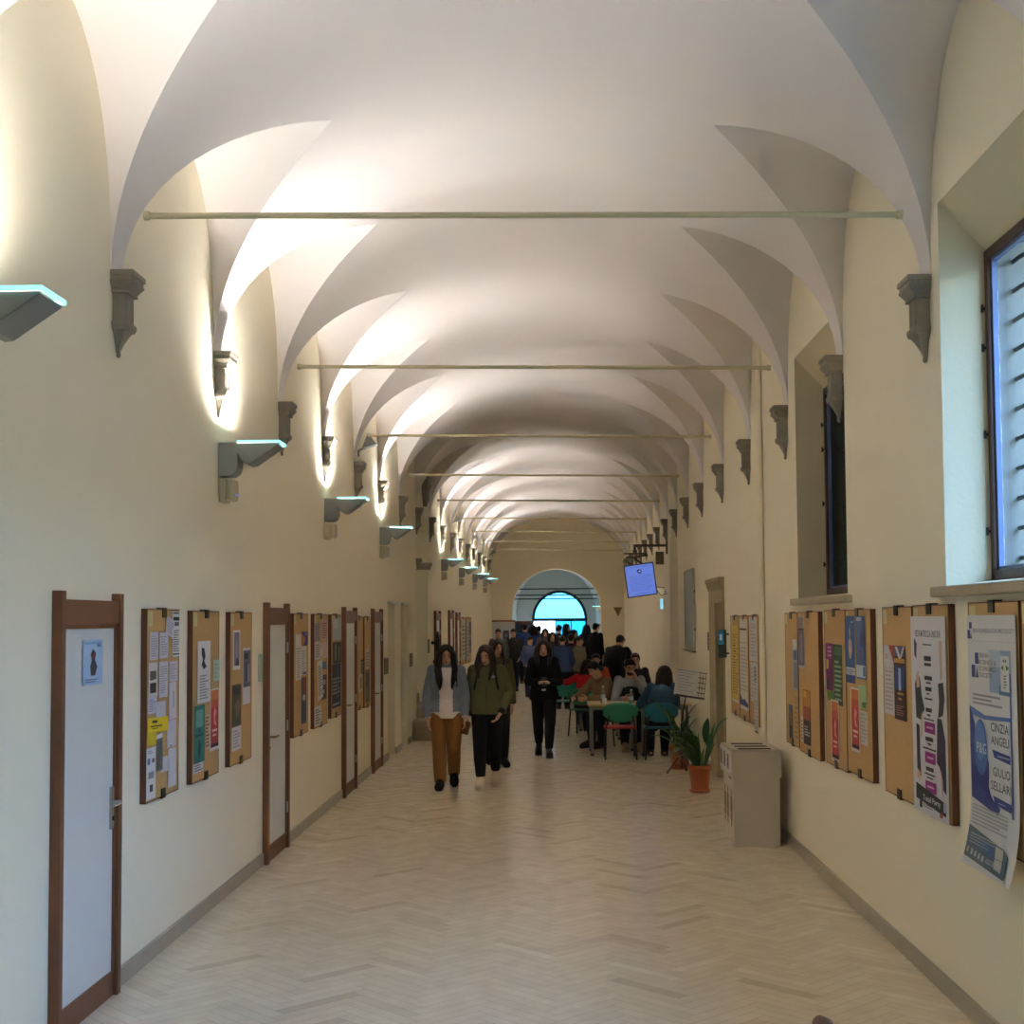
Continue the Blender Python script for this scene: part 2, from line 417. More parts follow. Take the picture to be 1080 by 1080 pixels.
def window(name, yc, shut=False):
    y0, y1, z0, z1 = win_rect(yc)
    d = .25; zf0, zf1 = z0+.03, z1-.26
    root = empty(name, (XR, yc, z0)); struct(root); M = Matrix.Translation((-XR, -yc, -z0))
    rv = MB()   # plastered splay down to the frame
    f = [(y0, zf0), (y1, zf0), (y1, zf1), (y0, zf1)]; w = [(y0, z0), (y1, z0), (y1, z1), (y0, z1)]
    for i in range(4):
        j = (i+1) % 4
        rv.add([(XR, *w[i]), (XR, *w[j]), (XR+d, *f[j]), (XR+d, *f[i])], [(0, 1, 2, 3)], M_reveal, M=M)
    rv.build('window_reveal', root)
    fr = MB(); t = .05; X = XR+d
    for a, b in (((X-.02, y0, zf0), (X+.012, y0+t, zf1)), ((X-.02, y1-t, zf0), (X+.012, y1, zf1)), ((X-.02, y0, zf0), (X+.012, y1, zf0+t)), ((X-.02, y0, zf1-t), (X+.012, y1, zf1)),
                 ((X-.02, (y0+y1)/2-.035, zf0), (X+.05, (y0+y1)/2+.035, zf1))):
        fr.bbox(a, b, M_frame, .006, M)
    fo = fr.build('window_frame', root)
    hg = MB()
    for z in (zf0+.25, zf0+.75, zf0+1.2, zf1-.3):
        for y, s in ((y1-.006, -1), (y0+.006, 1)):
            hg.tube([(X-.035, y, z-.02), (X-.035, y, z+.02)], .007, M_dark, 8, M); hg.box((X-.038, y-.004, z-.006), (X-.015, y+.004, z+.006), M_dark, M)
    hg.build('hinge', fo)
    al = MB(); a0, a1 = y0+t, y1-t
    for a, b in (((X+.0, a0, zf0+t), (X+.026, a0+.018, zf1-t)), ((X+.0, a1-.018, zf0+t), (X+.026, a1, zf1-t)), ((X+.0, a0, zf0+t), (X+.026, a1, zf0+t+.018)), ((X+.0, a0, zf1-t-.018), (X+.026, a1, zf1-t))):
        al.box(a, b, M_alu, M)
    al.build('window_bead', root)
    gl = MB(); gl.box((X+.028, a0, zf0+t), (X+.034, a1, zf1-t), M_glass, M); gl.build('pane', root)
    oj = MB()   # outer embrasure in the thick wall
    D0, D1 = X+.012, X+.6
    ja, jb = y0-.0, y1+.0
    oj.add([(D0, y1, zf0), (D0, y1, zf1), (D1, y1+.25, zf1+.2), (D1, y1+.25, zf0-.05)], [(0, 1, 2, 3)], M_outer, M=M)
    oj.add([(D0, y0, zf0), (D0, y0, zf1), (D1, y0-.25, zf1+.2), (D1, y0-.25, zf0-.05)], [(0, 1, 2, 3)], M_outer, M=M)
    oj.add([(D0, y0, zf0), (D0, y1, zf0), (D1, y1+.25, zf0-.05), (D1, y0-.25, zf0-.05)], [(0, 1, 2, 3)], M_outer, M=M)
    oj.add([(D0, y0, zf1), (D0, y1, zf1), (D1, y1+.25, zf1+.2), (D1, y0-.25, zf1+.2)], [(0, 1, 2, 3)], M_outer, M=M)
    oj.build('window_embrasure', root)
    gb = MB(); n = 11
    for i in range(n):
        z = zf0+.1+(zf1-zf0)*(i+.1)/n
        gb.tube([(D0+.14, y1+.1, z), (D0+.14, y1-.03, z), (D0+.2, y1-.12, z+.03), (D0+.2, y0+.12, z+.03), (D0+.14, y0+.03, z), (D0+.14, y0-.1, z)], .012, M_dark, 8, M)
    gb.build('window_bars', root)
    if shut:
        sh = MB()
        for ya, yb in ((y0-.2, yc-.005), (yc+.005, y1+.2)):
            sh.bbox((D1-.14, ya, zf0-.04), (D1-.1, yb, zf1+.17), M_shut, .006, M)
            for i in range(24): sh.box((D1-.15, ya+.06, zf0+.05+i*.075), (D1-.138, yb-.06, zf0+.1+i*.075), M_shut, M)
        sh.build('window_shutter', root)
    sl = MB(); sl.bbox((XR-.05, y0-.13, z0-.055), (XR+d, y1+.13, z0), M_sill, .012, M); sl.build('window_sill', root)
    return root
# sills of windows: cut flush into the reveal opening
for k, c in enumerate(WC): window('window_%d' % (k+1), c, k == 1)

# --- far window and doors of the entrance hall
M_sky_tint = glass_material('sky_tint_glass', (.06, .26, .36), .04)  # tint puts the blue of the sky into the panes, keeps it from whitening
M_sky_tint_pale = glass_material('sky_tint_fanlight', (.17, .42, .5), .04)  # paler sky colour put into the fanlight
root = empty('window_4', (gc, YE, 0)); struct(root); M = Matrix.Translation((-gc, -YE, 0))
fr = MB()
for x0, x1 in ((gx0-.05, gx0+.03), (gx1-.03, gx1+.05)): fr.box((x0, YE-.06, 0), (x1, YE+.06, gtr), M_dark, M)
fr.box((gx0-.05, YE-.08, gtr-.07), (gx1+.05, YE+.08, gtr+.06), M_dark, M)
arc = [(gc-(gw+.0)*math.cos(PI*i/24), YE, gtr+(gtop-gtr)*math.sin(PI*i/24)) for i in range(25)]
fr.tube(arc, .06, M_dark, 8, M)
for x in (gx0+(gx1-gx0)*.42, gx0+(gx1-gx0)*.72): fr.box((x-.02, YE-.03, 0), (x+.02, YE+.03, gtr), M_dark, M)
fr.build('window_frame', root)
pg = MB(); pg.prism([(p[0], p[2]) for p in arc], YE-.004, YE+.004, M_sky_tint_pale, 1, M); pg.build('fanlight_pane', root)
pb = MB(); pb.box((gx0+(gx1-gx0)*.42, YE-.004, 0), (gx1, YE+.004, gtr), M_sky_tint, M); pb.build('door_pane', root)
for py_, yy in ((621, 47), (627.5, 49.5), (631.5, 52)):
    z = at_y(590, py_, yy).z; t = MB(); t.tube([(hx0-.02, 0, 0), (hx1+.02, 0, 0)], .022, M_dark, 8); o = t.build('tie_rod'); o.location = (0, yy, z)
    tag(o, {47: 'nearest of the dark tie rods crossing the entrance hall vault', 49.5: 'middle dark tie rod crossing the entrance hall vault', 52: 'farthest dark tie rod crossing the entrance hall, just before the blue fanlight'}[yy], 'tie rod', 'dark tie rods in the entrance hall')

# ------------------------------------------------------------------ stone brackets under the vault
def bracket_mesh():
    mb = MB()   # local: wall plane x=0, outwards +x, top z=0
    def slab(z0, z1, hw0, p0, hw1=None, p1=None):
        hw1 = hw0 if hw1 is None else hw1; p1 = p0 if p1 is None else p1
        vs = [(0, -hw0, z0), (p0, -hw0, z0), (p0, hw0, z0), (0, hw0, z0), (0, -hw1, z1), (p1, -hw1, z1), (p1, hw1, z1), (0, hw1, z1)]
        mb.add(vs, [(0, 3, 2, 1), (4, 5, 6, 7), (0, 1, 5, 4), (1, 2, 6, 5), (2, 3, 7, 6), (3, 0, 4, 7)], M_stone)
    slab(-.03, 0, .135, .165); slab(-.06, -.03, .125, .152); slab(-.075, -.06, .125, .152, .135, .158)
    slab(-.115, -.075, .098, .112, .125, .148); slab(-.13, -.115, .105, .118)
    slab(-.30, -.13, .085, .095)
    for s in (-1, 1): mb.box((.095, s*.055-.012, -.28), (.101, s*.055+.012, -.15), M_stone)
    slab(-.325, -.30, .1, .112); slab(-.345, -.325, .092, .1, .1, .112)
    prof = [(-.345, .085, .09), (-.37, .062, .072), (-.40, .044, .055), (-.43, .028, .04), (-.46, .016, .028), (-.475, .014, .026)]
    for a, b in zip(prof, prof[1:]): slab(b[0], a[0], b[1], b[2], a[1], a[2])
    mb.ball((.016, 0, -.487), .018, M_stone, 8, k=6)
    mb.v = [(x*.74, y*.84, z*.9) for x, y, z in mb.v]; return mb
br0 = bracket_mesh().build('stone_bracket')
first = True
for k, y in enumerate(CAPS):
    if not (4 < y < Y1-.6): continue
    for side in (-1, 1):
        o = br0 if first else br0.copy()
        if not first: COL.objects.link(o)
        first = False
        x = (XL if side < 0 else XR)+off(y)
        o.location = (x+(.004 if side < 0 else -.004), y+(0 if side < 0 else .1), vz(XL if side < 0 else XR, ZS)+.028); o.rotation_euler = (0, 0, 0 if side < 0 else PI)
        sd = 'left' if side < 0 else 'right'
        i = k-CAPS.index(min(CAPS, key=lambda v: abs(v-C0)))   # counted from the first one in view
        nth = ['nearest', 'second nearest', 'third nearest', 'fourth nearest', 'fifth nearest', 'sixth nearest', 'seventh nearest', 'eighth nearest', 'ninth nearest', 'tenth nearest', 'eleventh nearest', 'twelfth nearest', 'thirteenth nearest', 'fourteenth nearest', 'fifteenth nearest', 'sixteenth nearest', 'farthest']
        lab = '%s carved grey stone bracket carrying the vault on the %s wall' % (nth[min(max(i, 0), 16)], sd) if i >= 0 else 'carved grey stone bracket on the %s wall beside the camera' % sd
        tag(o, lab, 'bracket', 'stone brackets under the vault on the %s wall' % sd)

# ------------------------------------------------------------------ iron tie rods
ri = 0
nthr = ['nearest', 'second nearest', 'third nearest', 'fourth nearest', 'fifth nearest', 'sixth nearest', 'seventh nearest', 'eighth nearest', 'farthest']
for k, y in enumerate(CAPS):
    i = round((y-C0)/S)
    if i < 0 or i % 2 or y > Y1-.5: continue
    mb = MB(); x0, x1 = XL+.165, XR-.16
    mb.tube([(x0, 0, vz(x0, 4.115)-4.1), (x1, 0, vz(x1, 4.115)-4.1)], .0165, M_iron, 10)
    for x in (x0, x1): mb.tube([(x-.015, 0, vz(x, 4.115)-4.1), (x+.015, 0, vz(x, 4.115)-4.1)], .024, M_iron, 10)
    o = mb.build('tie_rod'); o.location = (off(y), y, 4.1)
    tag(o, '%s cream painted iron tie rod spanning the corridor under the vault' % nthr[ri], 'tie rod', 'tie rods across the corridor'); ri += 1

# ------------------------------------------------------------------ wall uplights
M_lampgrey = mat('lamp_grey_metal', srgb(150, 152, 148), .45, metal=.15)
M_lampbox = mat('beige_plastic', srgb(190, 180, 148), .5)
M_led = mat('indicator_strip', (.3, .35, 1), .4, emit=(.35, .4, 1), estr=.6*EM)
M_tube = mat('halogen_tube', (1, 1, 1), .5, emit=(1, .89, .89), estr=LAMP)
M_wall_glow = mat('added_wall_glow', (1, 1, 1), .5, emit=(1, .92, .84), estr=LAMP*1.5)  # added emitter, only for the halo on the wall
M_edge_glow = mat('lamp_edge_glow', (.25, .8, .8), .2, emit=(.25, .85, .85), estr=1.3*EM)  # emission stands in for lamp light caught in the glass rim
M_plate = glass_material('lamp_glass_plate', (.95, .99, .98), .06)
def uplight():
    root = empty('wall_uplight')
    b = MB(); b.prism([(0, 0), (.135, 0), (.135, -.17), (.12, -.21), (.085, -.235), (0, -.235)], -.085, .085, M_lampgrey, 1); b.build('mounting_box', root)
    h = MB()   # open trough: two cheeks and a sloping underside
    prof = [(.14, -.012), (.14, -.07), (.165, -.13), (.2, -.155), (.235, -.15), (.425, -.02), (.425, -.012)]
    for y in (-.115, .107): h.prism(prof, y, y+.008, M_lampgrey, 1)
    for (xa, za), (xb, zb) in zip(prof, prof[1:]):
        dx, dz = xb-xa, zb-za; l = math.hypot(dx, dz); nx, nz = -dz/l*.006, dx/l*.006
        h.add([(xa, -.115, za), (xb, -.115, zb), (xb, .115, zb), (xa, .115, za), (xa+nx, -.115, za+nz), (xb+nx, -.115, zb+nz), (xb+nx, .115, zb+nz), (xa+nx, .115, za+nz)],
              [(0, 1, 2, 3), (7, 6, 5, 4), (0, 4, 5, 1), (2, 6, 7, 3)], M_lampgrey)
    h.box((.203, -.107, -.14), (.208, .107, -.011), M_lampgrey)   # added fin, cuts the tube's spill on the wall
    h.build('housing', root)
    t = MB(); t.box((.213, -.095, -.09), (.308, .095, -.08), M_tube); t.build('lamp_emitter', root)
    t = MB(); t.box((.155, -.05, -.045), (.175, .05, -.035), M_wall_glow); t.build('lamp_emitter', root)  # added strip, brightens the wall just above the lamp
    g = MB(); g.box((.14, -.118, -.006), (.43, .118, .006), M_plate); p = g.build('glass_plate', root)
    e = MB()
    e.box((.14, -.1265, -.009), (.438, -.1185, .009), M_edge_glow); e.box((.14, .1185, -.009), (.438, .1265, .009), M_edge_glow); e.box((.4305, -.1185, -.009), (.438, .1185, .009), M_edge_glow)
    e.build('glass_edge_glow', p)
    x = MB(); x.bbox((0, -.075, -.42), (.05, .075, -.25), M_lampbox, .01); x.bbox((.045, -.07, -.41), (.115, .07, -.255), M_lampbox, .03); bx = x.build('emergency_box', root)
    l = MB(); l.box((.113, -.05, -.372), (.118, .05, -.364), M_led); l.build('indicator_light', bx)
    bx['label'] = 'small beige box under the lamp'
    return root
up0 = uplight(); first = True; li = 0
nthl = ['nearest wall uplight with glass top, cut by the left edge of the view', 'second wall uplight on the left, bright glass top over a beige box', 'third wall uplight on the left, past the second stone bracket', 'fourth wall uplight on the left, just before the side arch',
        'first wall uplight beyond the left side arch', 'second wall uplight beyond the left side arch', 'third wall uplight beyond the left side arch', 'farthest wall uplight, beside the end wall']
LY = [y for y in CAPS if round((y-C0)/S) in (-1, 1, 3, 5, 9, 11, 13, 15)]
for y in LY:
    o = up0 if first else copy_tree(up0); first = False
    o.location = (XL+off(y)+.003, y+.12, 3.205 if y < 20 else 3.16)
    tag(o, nthl[li], 'wall lamp', 'uplights along the left wall'); li += 1
# ------------------------------------------------------------------ doors of the left wall
def wallM(side, y, z, d=0):
    """local u (to the right when facing the wall), v up, n out of the wall"""
    if side < 0: m = Matrix(((0, 0, 1, XL+off(y)+d), (1, 0, 0, y), (0, 1, 0, z), (0, 0, 0, 1)))
    else: m = Matrix(((0, 0, -1, XR+off(y)-d), (-1, 0, 0, y), (0, 1, 0, z), (0, 0, 0, 1)))
    if y > 17.6:
        m = m @ Matrix.Rotation(-math.atan(BEND), 4, 'Y')
    return m
def lever(root, M, side=1, m=None):
    h = MB(); m = m or M_brass
    h.bbox((-.022, -.11, 0), (.022, .11, .012), m, .004, M)
    h.tube([(0, .03, .01), (0, .03, .05), (-.03*side, .03, .06), (-.13*side, .03, .058)], .0095, m, 8, M)
    h.tube([(0, -.055, .012), (0, -.055, .02)], .012, M_dark, 8, M)
    return h.build('door_handle', root)
def door(name, ya, yb, ztop, hinge='near', mpanel=None, wood=None, metal=None):
    wood = wood or M_brown; yc = (ya+yb)/2; w = yb-ya
    root = empty(name, (0, 0, 0)); struct(root); root.matrix_world = wallM(-1, yc, 0)
    f = MB(); j = .055
    f.bbox((-w/2, 0, 0), (-w/2+j, ztop+.1, .05), wood, .004); f.bbox((w/2-j, 0, 0), (w/2, ztop+.1, .05), wood, .004)
    f.bbox((-w/2+j, ztop-.06, 0), (w/2-j, ztop+.06, .045), wood, .004)
    f.box((-w/2+j, 0, 0), (w/2-j, .11, .025), wood); f.build('door_frame', root)
    p = MB(); p.bbox((-w/2+j+.004, .115, .002), (w/2-j-.004, ztop-.064, .022), mpanel or M_panel, .003)
    pn = p.build('door_panel', root)
    e = MB(); t = .022
    for a, b in (((-w/2+j, .11, .02), (-w/2+j+t, ztop-.06, .032)), ((w/2-j-t, .11, .02), (w/2-j, ztop-.06, .032)), ((-w/2+j, ztop-.06-t, .02), (w/2-j, ztop-.06, .032)), ((-w/2+j, .11, .02), (w/2-j, .11+t, .032))):
        e.box(a, b, wood)
    e.build('panel_edge', pn)
    s = 1 if hinge == 'near' else -1
    lever(root, Matrix.Translation((s*(w/2-j-.05), .98, .022)), s, metal)
    hg = MB()
    for z in (.35, 1.05, 1.72): hg.tube([(-s*(w/2-j), z-.045, .036), (-s*(w/2-j), z+.045, .036)], .009, M_steel, 8)
    hg.build('hinge', root)
    return root
dl = lambda px, py=645: on_left(px, py).y
door('door_1', dl(54.5), dl(121), 2.0, 'near', metal=M_steel)
door('door_2', dl(277.3), dl(300.3), 2.0, 'far')
door('door_3', dl(360), dl(372.7), 2.0, 'far')
door('door_4', dl(390.8), dl(400.6), 2.0, 'far')
door('door_5', dl(457.5), dl(462.6), 2.02, 'far'); door('door_6', dl(472.2), dl(476.6), 2.05, 'far')
door('door_7', dl(480), dl(483.6), 2.02, 'far')
M_odoor = mat('olive_door_paint', srgb(128, 116, 88), .6, noise=.06)
for n, (ya, yb, zt) in enumerate(DD):   # recessed dark doorways
    root = empty('door_%d' % (8+n)); struct(root)
    rv = MB(); reveal(rv, [(ya, 0), (ya, zt), (yb, zt), (yb, 0)], toL(0), toL(.3), M_wall); rv.build('door_reveal', root)
    lf = MB(); x = XL-.3+off(ya); lf.box((x-.03, ya-.02, 0), (x, yb+.02, zt+.02), M_odoor)
    for z0, z1 in ((.15, .95), (1.1, zt-.15)): lf.bbox((x, ya+.12, z0), (x+.015, yb-.12, z1), M_odoor, .006)
    lf.build('door_leaf', root)
    tr = MB(); xw = XL+off(ya); tr.bbox((xw, ya-.05, zt), (xw+.05, yb+.05, zt+.035), mat('white_ledge', srgb(225, 222, 210), .6), .006); tr.build('door_ledge', root)
GAPL = [(dl(54.5), dl(121)), (dl(277.3), dl(300.3)), (dl(360), dl(372.7)), (dl(390.8), dl(400.6)), (OPC-.9, OPC+.9), (dl(457.5), dl(462.6)), (dl(472.2), dl(476.6)), (dl(480), dl(483.6))]+[(a, b) for a, b, _ in DD]
skirt('baseboard_left', -1, GAPL)
# stone doorway on the right
root = empty('door_10'); struct(root)
ja, jb = on_right(765, 700).y, on_right(750.5, 700).y
lt = on_right(757, 610).z
M_door_stone = mat('doorway_sandstone', srgb(168, 150, 116), .8, noise=.1, nscale=18, bump=.15)
fr = MB(); X = XR
fr.box((X-.03, dw_b, 0), (X, jb-.02, dw_top+.02), M_door_stone); fr.box((X-.012, ja+.0, 0), (X, dw_a, dw_top+.02), M_door_stone)
fr.box((X-.03, ja, dw_top), (X, jb-.02, dw_top+.16), M_door_stone)
fr.box((X-.042, ja-.005, dw_top+.16), (X, jb-.01, dw_top+.2), M_door_stone); fr.box((X-.055, ja-.01, dw_top+.2), (X, jb, dw_top+.25), M_door_stone); fr.box((X-.07, ja-.02, dw_top+.25), (X, jb+.01, lt), M_door_stone)
fr.build('door_surround', root)
rv = MB(); reveal(rv, [(dw_a, 0), (dw_a, dw_top), (dw_b, dw_top), (dw_b, 0)], toR(0), toR(.1), M_door_stone); rv.build('door_reveal', root)
lf = MB(); lf.box((X+.09, dw_a-.02, 0), (X+.15, dw_b+.02, dw_top+.02), mat('dark_walnut', srgb(52, 40, 28), .5, noise=.1))
lf.build('door_leaf', root)
skirt('baseboard_right', 1, [(ja, jb), (OPC-.9, OPC+.9)])

# small plates, switches and signs on the walls
def plate(name, side, pxl, pxr, pyt, pyb, m, label, cat, th=.015, group=None, extra=None):
    f = on_left if side < 0 else on_right
    a, b = f(pxl, pyt), f(pxr, pyt); zb = f((pxl+pxr)/2, pyb).z; zt = (a.z+b.z)/2; yc = (a.y+b.y)/2; w = abs(a.y-b.y)
    mb = MB(); mb.bbox((-w/2, 0, 0), (w/2, zt-zb, th), m, min(.005, th*.4))
    if extra: extra(mb, w, zt-zb, th)
    o = mb.build(name); o.matrix_world = wallM(side, yc, zb, .002)
    return tag(o, label, cat, group)
plate('wall_plate', -1, 272, 275.3, 690, 719, pal(196, 204, 176), 'small pale green plate on the left wall just before the second brown door', 'plate')
def lines(col, n, x0=.12, x1=.88, y0=.1, y1=.9):
    def f(mb, w, h, th):
        for i in range(n):
            z = h*(y1-(y1-y0)*i/max(1, n-1)); mb.box((-w/2+w*x0, z-h*.02, th), (-w/2+w*(x1-.25*(i % 3 == 2)), z+h*.02, th+.0012), col)
    return f
plate('door_sign', -1, 404.8, 408.6, 694, 711, pal(120, 108, 78), 'dark bronze name plate left of the first recessed olive doorway', 'sign', extra=lines(pal(180, 170, 130), 4))
plate('door_sign', -1, 431.8, 434.4, 689, 703, pal(110, 98, 74), 'dark bronze name plate just before the left side arch', 'sign', extra=lines(pal(180, 170, 130), 4))
plate('wall_plate', -1, 450.8, 452.3, 674, 689, pal(150, 140, 110), 'narrow grey plate on the left wall just past the side arch', 'plate')
plate('door_sign', 1, 747.2, 750, 667, 686, pal(88, 88, 88), 'dark grey sign plate left of the stone doorway', 'sign', extra=lines(pal(170, 170, 175), 5))
# projecting sign by the doorway
r_ = empty('flag_sign', on_right(769, 678)); M = Matrix.Identity(4); z0 = r_.location.z
mb = MB(); zt, zb = on_right(766, 664).z-z0, on_right(766, 693).z-z0
mb.bbox((-.125, -.012, zb), (-.03, .012, zt), pal(70, 74, 66), .005); mb.build('sign_panel', r_)
m2 = MB(); m2.box((-.125, -.0145, zt-.17), (-.06, -.012, zt-.01), pal(60, 150, 205)); m2.box((-.108, -.016, zt-.12), (-.08, -.0145, zt-.05), pal(225, 240, 250)); m2.build('blue_pictogram', r_)
m3 = MB(); m3.tube([(-.05, 0, zt-.05), (0, 0, zt-.05)], .01, M_dark, 8); m3.build('sign_arm', r_); m3 = MB(); m3.tube([(-.05, 0, zb+.05), (0, 0, zb+.05)], .01, M_dark, 8); m3.build('sign_arm', r_)
r_.location.x -= .002
tag(r_, 'dark projecting sign with a blue corner, right of the stone doorway', 'sign')
# pale display case on the right wall
def casef(mb, w, h, th):
    for a, b in (((-w/2, 0), (-w/2+.03, h)), ((w/2-.03, 0), (w/2, h)), ((-w/2, 0), (w/2, .035)), ((-w/2, h-.03), (w/2, h))): mb.box((a[0], a[1], th), (b[0], b[1], th+.012), pal(176, 170, 146))
    for z in (.25, .72): mb.box((w/2, h*z-.02, 0), (w/2+.02, h*z+.02, .02), M_brass)
    mb.box((-w/2+.02, -.04, 0), (w/2+.05, -.015, .06), M_brass)
plate('display_case', 1, 723.5, 732.8, 601, 684, pal(182, 188, 182, 25), 'tall pale glazed display case on the right wall before the side arch', 'display case', .02, extra=casef)
# pipe
pa, pb_ = on_right(805.5, 390), on_right(807, 786)
mb = MB(); z1, z0 = 4.55, .78; yp = (pa.y+pb_.y)/2
mb.tube([(0, 0, 0), (0, 0, z1-z0)], .03, M_wall, 12); 
o = mb.build('wall_conduit'); o.location = (XR-.034, yp, z0); tag(o, 'cream painted vertical conduit on the right wall beside the second window', 'pipe')
mb = MB(); mb.bbox((-.05, -.05, 0), (-.002, .05, .1), pal(120, 110, 88), .006); o = mb.build('junction_box'); o.location = (XR, yp-.02, z0-.13); tag(o, 'small dark junction box under the cream conduit on the right wall', 'junction box')

# ------------------------------------------------------------------ notice boards
M_board = mat('chipboard', srgb(196, 156, 100), .7, noise=.07, nscale=40, bump=.05, bscale=120)
M_bedge = mat('board_edge', srgb(104, 60, 34), .6)
M_clip = mat('clip_bronze', srgb(70, 58, 34), .4, metal=.5)
M_stick = mat('yellowed_sticker', srgb(206, 196, 140), .7)
BOARDS = {}
def board(key, side, pxl, pxr, pyt, pyb, label, group, zb=None, sticker=True):
    f = on_left if side < 0 else on_right
    a, b = f(pxl, pyt, .035), f(pxr, pyt, .035); z1 = a.z; z0 = f(pxl, pyb, .035).z if zb is None else zb
    w, h, yc = abs(a.y-b.y), z1-z0, (a.y+b.y)/2
    root = empty('notice_board'); root.matrix_world = wallM(side, yc, z0, .002)
    p = MB(); p.box((-w/2+.004, .004, .004), (w/2-.004, h-.004, .033), M_board); p.build('panel', root)
    e = MB()
    for x0, x1, y0, y1 in ((-w/2, -w/2+.006, 0, h), (w/2-.006, w/2, 0, h), (-w/2, w/2, 0, .006), (-w/2, w/2, h-.006, h)): e.box((x0, y0, 0), (x1, y1, .0345), M_bedge)
    e.build('edge_band', root)
    for y0, y1 in ((h-.05, h+.008), (-.008, .05)):
        c = MB(); c.bbox((-.04, y0, .034), (.04, y1, .042), M_clip, .002); c.box((-.04, h+.0005 if y1 > h else -.008, 0), (.04, h+.008 if y1 > h else -.0005, .042), M_clip); c.build('clip', root)
    if sticker:
        s = MB(); s.box((-w/2+.02, h-.1, .0335), (-w/2+.11, h-.015, .0348), M_stick); s.build('sticker', root)
    tag(root, label, 'notice board', group)
    BOARDS[key] = (side, yc, z0, w, h)
    return root
GLB, GRB = 'notice boards on the left wall', 'notice boards on the right wall'
board('L1', -1, 155, 189, 642, 847.5, 'crowded notice board with a yellow flyer beside the first brown door', GLB)
board('L2', -1, 203.1, 231.1, 644, 827, 'notice board with a teal and a red poster on the left wall', GLB)
board('L3', -1, 242.8, 265.4, 645.5, 809, 'sparse notice board with four narrow prints, just before the second brown door', GLB)
board('L4', -1, 309.7, 325, 647, 778.5, 'notice board with a blue cornered poster, first after the second brown door', GLB)
board('L5', -1, 331.2, 345.3, 647.5, 769, 'notice board crowded with overlapping leaflets, second after the second brown door', GLB)
board('L6', -1, 349.3, 359.5, 648, 758, 'notice board covered by dark posters, beside the third brown door', GLB)
board('L7', -1, 375, 383, 650, 750, 'notice board just past the third brown door', GLB)
board('L8', -1, 384.3, 390.4, 650.5, 747, 'narrow notice board just before the fourth brown door', GLB)
board('L9', -1, 485.5, 491, 651, 702, 'first notice board of the pair far down the left wall beyond the arch', GLB, sticker=False)
board('L10', -1, 491.5, 497, 651, 700, 'second notice board of the pair far down the left wall, full of grey sheets', GLB, sticker=False)
board('R1', 1, 770.3, 779, 649.5, 750.5, 'notice board with a tall yellow sheet, first right of the stone doorway', GRB)
board('R2', 1, 779.3, 788.9, 649.5, 756, 'notice board with a white and blue poster, middle of the three above the bin', GRB)
board('R3', 1, 789.3, 799.8, 649, 761, 'notice board with white sheets, beside the cream conduit', GRB)
board('R4', 1, 827.7, 840.8, 646.5, 781, 'notice board with narrow paper strips, farther one under the second window', GRB)
board('R5', 1, 841.2, 862.8, 645.5, 790, 'notice board with a purple print and an orange poster, under the second window', GRB)
board('R6', 1, 868.9, 891, 643.5, 802, 'notice board with magenta and green posters over a red one', GRB)
board('R7', 1, 891.4, 917.8, 643, 811, 'notice board with two blue posters above a red one', GRB)
board('R8', 1, 930.4, 961.5, 640.5, 831.7, 'almost bare notice board with one folded brochure', GRB)
board('R9', 1, 962.4, 1000, 638.5, 849, 'notice board behind the tall white party poster', GRB)
board('R10', 1, 1021, 1074.5, 635.5, 875, 'notice board behind the large blue and white society poster', GRB, zb=BOARDS['R9'][2])
board('R11', 1, 1076.5, 1140, 633, 875, 'notice board cut by the right edge of the view', GRB, zb=BOARDS['R9'][2])

